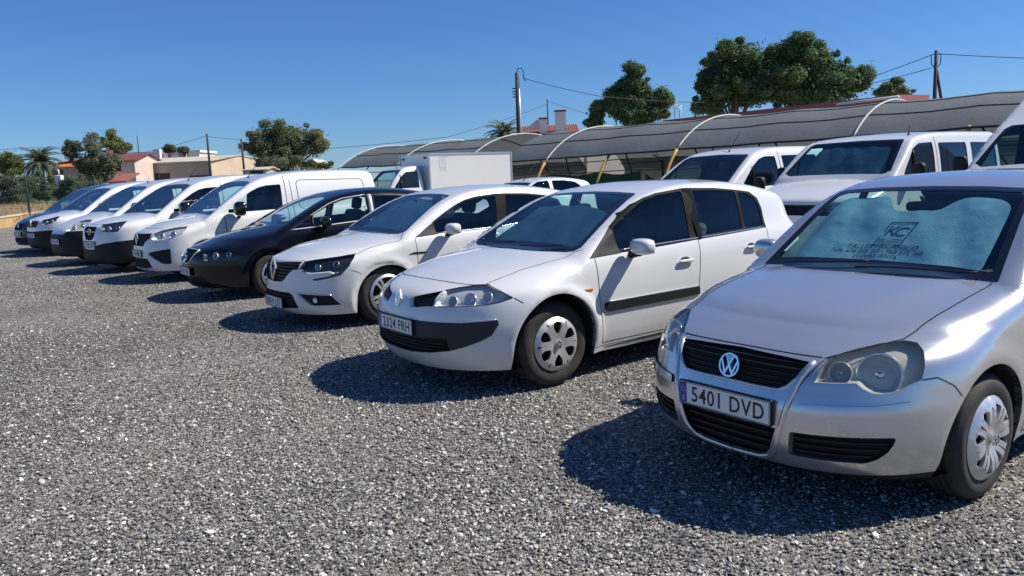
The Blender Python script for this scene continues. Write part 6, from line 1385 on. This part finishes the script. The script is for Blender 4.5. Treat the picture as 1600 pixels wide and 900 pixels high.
    p = spot(840, 190, Y+2); b = MB(); b.add([(-2.4,0,-1.2),(2.4,0,-1.2),(0,0,.55),(-2.4,6,-1.2),(2.4,6,-1.2),(0,6,.55)], [(0,1,2),(3,5,4),(0,2,5,3),(1,4,5,2)], 0, smooth=False); b.v[-1] += np.array([p.x-(a+c)/2, -1, p.z-.3]); b.build('dormer', [M['whitewall']], t0)
    # long shed with a faded red sheet roof behind the tunnel
    A = spot(1035, 188, 46); Bp = spot(1402, 148, 34); t0 = empty('red_roofed_shed', 'long shed whose faded red roof edge shows above the shade tunnel', 'shed', (A.x, A.y, 0)); d = Vector((Bp.x-A.x, Bp.y-A.y, 0)); L = d.length; d.normalize(); n = Vector((-d.y, d.x, 0)) if (-d.y*0+d.x) > 0 else Vector((d.y, -d.x, 0))
    zA, zB = A.z, Bp.z
    def q(s, w_, z): return (d.x*s+n.x*w_, d.y*s+n.y*w_, z)
    b = MB(); V = [q(0,0,zA-.35),q(L,0,zB-.35),q(L,2.5,zB-.3),q(0,2.5,zA-.3)]; V = np.array(V); b.add(np.concatenate([V, V+[0, 0, .35]]), [(0,1,2,3),(4,5,6,7),(0,1,5,4),(1,2,6,5),(2,3,7,6),(3,0,4,7)], 0, smooth=False); b.build('roof', [M['redmetal']], t0)
    b = MB(); V = [q(.1,.3,0),q(L-.1,.3,0),q(L-.1,2.3,0),q(.1,2.3,0)]; W = [q(.1,.3,zA-.4),q(L-.1,.3,zB-.4),q(L-.1,2.3,zB-.35),q(.1,2.3,zA-.35)]; b.add(np.array(V+W), [(0,1,5,4),(1,2,6,5),(2,3,7,6),(3,0,4,7)], 0, smooth=False); b.build('wall', [M['whitewall']], t0)
    b = MB(); f = .80; b.tube([q(L*f, -.06, zA+(zB-zA)*f-.14), q(L+.1, -.06, zB-.10)], .06, 0, 8); b.build('gutter', [M['whitewall']], t0)
# poles and wires -------------------------------------------------
M['polewood'] = wallmat('weathered_pole', (.055, .045, .04), 4); M['wire'] = mat('black_wire', (.02, .02, .02), .7)
def pole(label, u, vt, vb, Y, r=.12, zb=0., m='polewood'):
    a = spot(u, vt, Y); t0 = empty('utility_pole', label, 'pole', (a.x, Y, zb), 0, 'utility poles'); b = MB(); b.tube([(0, 0, -.4), (0, 0, (a.z-zb)*.5), (0, 0, a.z-zb)], [r*1.25, r, r*.75], 0, 10); b.build('shaft', [M[m]], t0); return t0, a.z-zb
def wire(label, pts, sag=0.3, r=.022):
    b = MB(); P = []
    for a, c in zip(pts[:-1], pts[1:]):
        for k in range(14): f = k/14; q = Vector(a).lerp(Vector(c), f); q.z -= sag*4*f*(1-f)*(Vector(a)-Vector(c)).length/40; P.append(q)
    P.append(Vector(pts[-1])); b.tube(P, r, 0, 5); o = b.build('overhead_wire', [M['wire']]); tag(o, label, 'wire', 'overhead wires')
def build_poles():
    t0, h = pole('dark pole with a looped cable on top, in front of the tiled house', 807, 114, 215, 50, .14)
    b = MB(); b.tube([(.0, 0, h-.1), (0, 0, h+.05), (.10, 0, h+.28), (.32, 0, h+.30), (.46, 0, h+.05), (.44, 0, h-.3), (.55, 0, h-.5)], .03, 0, 6); b.build('cable_loop', [M['wire']], t0)
    for k in range(4): b = MB(); b.box((-.20, 0, h-.95-.17*k), (.20, .08, .06), 0); b.build('bracket', [M['wire']], t0)
    b = MB(); b.tube([(.13, 0, .2), (.13, 0, h-.3)], .04, 0, 6); b.build('conduit', [M['lamp_grey']], t0)
    pole('grey pole standing in front of the barn gable', 323, 209, 275, 84, .13, .8); pole('short dark pole at the right end of the barn', 377, 217, 262, 88, .12, .8)
    pole('thin pole above the tiled house', 855, 155, 190, 95, .10)
    pole('thin aerial mast beside the white building', 214, 212, 240, 110, .08, .8); pole('slender mast between the thin dark tree and the bushy tree', 123, 222, 250, 90, .07, .8)
    t0, h = pole('tall forked pole on the right behind the shade tunnel', 1463, 79, 158, 48, .12)
    b = MB(); b.tube([(.05, 0, h-1.1), (.55, 0, h-3.6)], .09, 0, 8); b.build('strut', [M['polewood']], t0)
    for sg in (1, -1): b = MB(); b.tube([(sg*.02, 0, h-.2), (sg*.30, 0, h-.25), (sg*.26, 0, h-.8), (sg*.02, 0, h-1.05)], .03, 0, 6); b.build('cable_loop', [M['wire']], t0)
    # aerials
    for (u, vt, vb, lab) in ((1054, 153, 184, 'tall rooftop aerial left of the broad pine'), (1062, 166, 184, 'small rooftop aerial left of the broad pine')):
        a = spot(u, vt, 72); c = spot(u, vb+12, 72); t1 = empty('aerial', lab, 'aerial', (a.x, 72, c.z)); H = a.z-c.z; b = MB(); b.tube([(0, 0, 0), (0, 0, H)], .04, 0, 6); b.build('mast', [M['lamp_grey']], t1)
        for k in range(5): b = MB(); b.tube([(-.28+.03*k, 0, H*(1-.13*k)), (.28-.03*k, 0, H*(1-.13*k))], .02, 0, 5); b.build('element', [M['lamp_grey']], t1)
    S_ = lambda u, v, Y: spot(u, v, Y)
    wire('wire running right from the dark looped pole to the pines', [S_(817,122,50), S_(935,150,54), S_(1100,160,60)], .35)
    wire('wire running left from the thin pole to beyond the truck', [S_(855,163,95), S_(700,214,80), S_(480,234,80)], .3)
    wire('short wire falling right from the thin pole', [S_(856,158,95), S_(925,180,90)], .3)
    wire('wire between the barn pole and the short dark pole', [S_(323,213,84), S_(377,218,88)], .4); wire('wire falling left from the barn pole', [S_(323,212,84), S_(225,238,90), S_(60,230,92), S_(-20,234,92)], .4)
    wire('upper wire left of the forked pole', [S_(1458,85,48), S_(1340,128,52)], .25); wire('lower wire left of the forked pole', [S_(1456,106,48), S_(1345,134,54)], .25); wire('wire running right from the forked pole', [S_(1466,84,48), S_(1640,92,46)], .2)
    wire('wire crossing in front of the pines', [S_(1100,160,58), S_(1345,158,54)], .2, .018)
# shade tunnel ----------------------------------------------------
m = mat('shade_cloth', (.075, .082, .086), .85); t = NT(m); ob = t.n('TexCoord').outputs['UV']; pos = t.n('NewGeometry').outputs['Position']
n1 = t.noise(.8, 6, .65, pos); n2 = t.noise(5., 4, .6, pos)
t.set(Base_Color=t.mix(n2, t.ramp(n1, [(.3, (.120, .144, .158)), (.7, (.195, .226, .242))]), (.158, .184, .198, 1))); t.bump(n2, .5, .03)
tl = t.n('BsdfTranslucent', {'Color': (.15, .17, .175, 1)}); mx = t.n('MixShader', {0: .32, 1: t.b.outputs[0], 2: tl}); t.t.links.new(mx.outputs[0], t.out.inputs[0]); M['cloth'] = m
M['cloth_pale'] = leaf_mat('pale_curtain_net', (.36, .35, .31), .5); M['greennet'] = mat('green_net', (.012, .075, .045), .85); M['pipe_white'] = wallmat('pale_pipe', (.62, .60, .55), 5); M['pipe_yellow'] = wallmat('rusty_yellow_pipe', (.50, .30, .08), 4); M['pipe_dark'] = wallmat('dark_pipe', (.05, .045, .04), 5); M['cloth_seam'] = mat('cloth_seam', (.025, .027, .028), .9)
def tunnel(name, label, P0, dirv, t0_, t1_, hoops, n_out, group, a=4.8, bz=3.38, zc=2.1, legs=True, curtain=True, phase=0):
    d = Vector((dirv[0], dirv[1], 0)).normalized(); n = Vector((n_out[0], n_out[1], 0)).normalized()
    root = empty(name, label, 'shade tunnel', (P0[0], P0[1], 0), 0, group)
    def q(s, w_, z, up=0.): return np.array([d.x*s+n.x*w_, d.y*s+n.y*w_, z+up])
    m_ = 30; th0 = lambda s: math.asin(((zc+.012*s)/bz)**(1/.92))
    e = lambda th, k=1.: (4-a*k*math.cos(th)*1., bz*k*math.sin(th)**.92)
    ss = np.arange(t0_, t1_+.01, .4); V = []; F = []
    for s in ss:
        ph = ((s-hoops[0])/(hoops[1]-hoops[0])) % 1.; sag = .045*math.sin(math.pi*ph)
        for i, th in enumerate(np.linspace(th0(s), math.pi-th0(s)*.5, m_)):
            w_, z = e(th); dd = sag*(math.sin(th)**.5)+.008*math.sin(2.3*s+3*th)+.004*math.sin(9*s-5*th); V.append(q(s, w_+dd*math.cos(th)*.5, z-dd*math.sin(th)))
    for j in range(len(ss)-1):
        for i in range(m_-1): F.append((j*m_+i, j*m_+i+1, (j+1)*m_+i+1, (j+1)*m_+i))
    b = MB(); b.add(V, F, 0); b.build('shade_cloth', [M['cloth']], root)
    b = MB()                                        # hem and seams
    for k, i in enumerate((0, 4, 8, 13)):
        P = [V[j*m_+i]+np.array([-n.x*.01, -n.y*.01, .012]) for j in range(len(ss))]; b = MB(); b.tube([tuple(p) for p in P], .035 if i == 0 else .013, 0, 5); b.build('hem' if i == 0 else 'cloth_seam', [M['cloth_seam']], root)
    for k, s in enumerate(hoops):
        up = (k+phase) % 2 == 0; P = []
        for th in np.linspace(.02, math.pi-.02, 40):
            w_, z = e(th, 1.010 if up else .99); P.append(tuple(q(s, w_, z)))
        kk = next(i for i, p in enumerate(P) if p[2] > zc+.012*s+.05)
        b = MB(); b.tube(P[kk-1:], .028, 0, 8); b.build('hoop', [M['pipe_white'] if up else M['pipe_dark']], root)
        if legs:
            b = MB(); b.tube(P[:kk], .052, 0, 8); b.build('hoop_leg', [M['pipe_yellow']], root)
            b = MB(); p0, p1 = q(s, 1.1, 2.5), q(s+.9, .4, 1.3); b.tube([tuple(p0), tuple(p1)], .03, 0, 6); b.build('brace', [M['pipe_dark']], root)
            b = MB(); b.tube([tuple(q(s, 8.2, 0)), tuple(q(s, 8.0, 2.6))], .05, 0, 6); b.build('post', [M['pipe_dark']], root)
    for z, w_ in ((1.95, .1), (1.55, -.2), (1.9, 7.9)):
        b = MB(); b.tube([tuple(q(s, w_, z, -.05*math.sin(s*.8)**2)) for s in np.arange(t0_, t1_, .8)], .018, 0, 5); b.build('tie_wire', [M['pipe_dark']], root)
    if curtain:
        V = []; F = []
        for j, s in enumerate(np.arange(t0_-(2.5 if legs else 0), t1_+.01, .5)):
            for z in (0, 1.2, 2.7): V.append(q(s, 8.3+.06*math.sin(s*2.1+z), z))
        for j in range(len(V)//3-1):
            for i in range(2): F.append((j*3+i, j*3+i+1, j*3+4+i, j*3+3+i))
        b = MB(); b.add(V, F, 0); b.build('back_curtain', [M['cloth_pale']], root)
    return root, q
def build_tunnels():
    hoops = [0, 2.9, 5.8, 8.7, 11.6, 14.5, 17.4, 20.3]
    r, q = tunnel('shade_tunnel', 'long dark shade-cloth tunnel with yellow-footed hoops behind the vehicles', (1.51, 30.5), (.712, -.702), -2.3, 22, hoops, (.702, .712), 'shade tunnels')
    # green netting hung between the legs
    for (s0, s1, z1, lab) in ((-1.2, 3.6, 1.45, 'tall green net screen under the eave of the shade tunnel, left'), (3.8, 6.4, 1.4, 'sagging green net under the shade tunnel beside the yellow hoop foot')):
        V = []; F = []; k = 0
        for s in np.arange(s0, s1+.01, .3):
            dip = .45*math.sin(math.pi*(s-s0)/(s1-s0)) if s0 > 3.7 else .05*math.sin(s*3)
            for z in (.05, .6, z1-dip): V.append(q(s, 1.2+.05*math.sin(4*s+z), z)+np.array([1.51, 30.5, 0]))
            k += 1
        for j in range(k-1):
            for i in range(2): F.append((j*3+i, j*3+i+1, j*3+4+i, j*3+3+i))
        b = MB(); b.add(V, F, 0); o = b.build('green_net', [M['greennet']]); tag(o, lab, 'net', 'green nets')
    tunnel('shade_tunnel', 'farther grey shade-cloth tunnel seen over the box truck', (1.51, 30.5), (-.712, .702), 4.6, 14.8, [4.7, 7.2, 9.7, 12.2, 14.7], (.702, .712), 'shade tunnels', legs=False, curtain=True, phase=0)
# wall and fence at the far left ----------------------------------
def build_fence():
    y0 = 41.8; xs = -46; wa = math.atan2(.94, -.34); wl = 34
    t0 = empty('low_wall', 'low sunlit ochre wall along the left edge of the gravel', 'wall', (-20.0, 25.0, 0), wa); b = MB(); b.box((wl/2, 0, .22), (wl, .22, .54), 0); b.build('wall_base', [M['ochre']], t0); b = MB(); b.box((wl/2, 0, .52), (wl, .30, .07), 0); b.build('coping', [M['beige']], t0)
    f = empty('wire_fence', 'green post and wire mesh fence at the edge of the dry field', 'fence', (xs, y0, .45)); px = X(42, y0)-xs
    M['green_post'] = mat('green_steel', (.02, .075, .06), .5); pitch = 3.62; k0 = int(px//pitch); posts = [px+(i-k0)*pitch for i in range(0, k0+2)]
    for p in posts: b = MB(); b.box((p, 0, .92), (.07, .07, 1.86), 0); b.box((p, 0, 1.87), (.08, .08, .03), 0); b.build('fence_post', [M['green_post']], f)
    V = []; F = []
    def bar(a, c, r):
        o = len(V); a = np.array(a); c = np.array(c); e1 = np.array([0, r, 0]); e2 = np.array([r, 0, 0]) if abs(c[0]-a[0]) < 1e-6 else np.array([0, 0, r])
        for p in (a, c):
            for g in (-e1-e2*0, e2, e1, -e2): V.append(p+g)
        F.extend([(o+i, o+(i+1) % 4, o+4+(i+1) % 4, o+4+i) for i in range(4)])
    for p in np.arange(posts[0], posts[-1], .06): bar((p, .04, .04), (p, .04, 1.80), .0032)
    for z in (.05, .4, .8, 1.2, 1.6, 1.8): bar((posts[0], .045, z), (posts[-1], .045, z), .004)
    b = MB(); b.add(V, F, 0, smooth=False); o = b.build('wire_mesh', [M['green_post']], f); o['kind'] = 'stuff'
    # dry grass
    rs = np.random.RandomState(9); n = 16000; x = rs.uniform(-48, -8, n); y = 39+rs.rand(n)**1.3*33; h = rs.uniform(.12, .42, n); a = rs.uniform(0, 3.14, n); z = np.array([fieldz(i, j) for i, j in zip(x, y)]); w_ = rs.uniform(.01, .03, n)
    lx, ly = rs.normal(0, .10, n), rs.normal(0, .10, n)
    V = np.stack([np.stack([x-np.cos(a)*w_, y-np.sin(a)*w_, z-.02], -1), np.stack([x+np.cos(a)*w_, y+np.sin(a)*w_, z-.02], -1), np.stack([x+lx, y+ly, z+h], -1)], 1).reshape(-1, 3)
    M['straw'] = leaf_mat('dry_straw', (.40, .30, .16)); b = MB(); b.add(V, np.arange(3*n).reshape(n, 3), 0, smooth=False); o = b.build('dry_grass', [M['straw']]); tag(o, 'dry straw-coloured grass in the field behind the fence', kind='stuff')
    rs = np.random.RandomState(4); px_, b = X(72, 64), MB()
    for k in range(9):
        Rm = Matrix.Rotation(rs.uniform(0, 3), 4, 'Z') @ Matrix.Rotation(rs.uniform(-.5, .5), 4, 'X'); b.box((rs.normal(0, .45), rs.normal(0, .2), .12+.10*rs.rand()), (rs.uniform(.25, .6), rs.uniform(.2, .4), rs.uniform(.08, .25)), 0, Rm)
    o = b.build('rubble_heap', [M['cloth_pale']], None, (px_, 64, fieldz(px_, 64))); tag(o, 'pale rubble heap on the dry grass before the bushes', 'heap', kind='stuff')
    p = spot(93, 281, 69); b = MB(); b.box((0, 0, 0), (.55, .5, .8), 0, bev=.05); b.tube([(0, 0, -2.2), (0, 0, -.3)], .05, 0, 6); b.tube([(0, 0, .4), (0, 0, .9)], .05, 0, 6); o = b.build('meter_post', [M['whitewall']], None, (p.x, 69, p.z)); tag(o, 'white box on a post among the bushes', 'post')
polo = build_polo(); build_meg2(); build_meg4(); build_leon(); build_vans(); build_back()
build_plants(); build_houses(); build_poles(); build_tunnels(); build_fence()
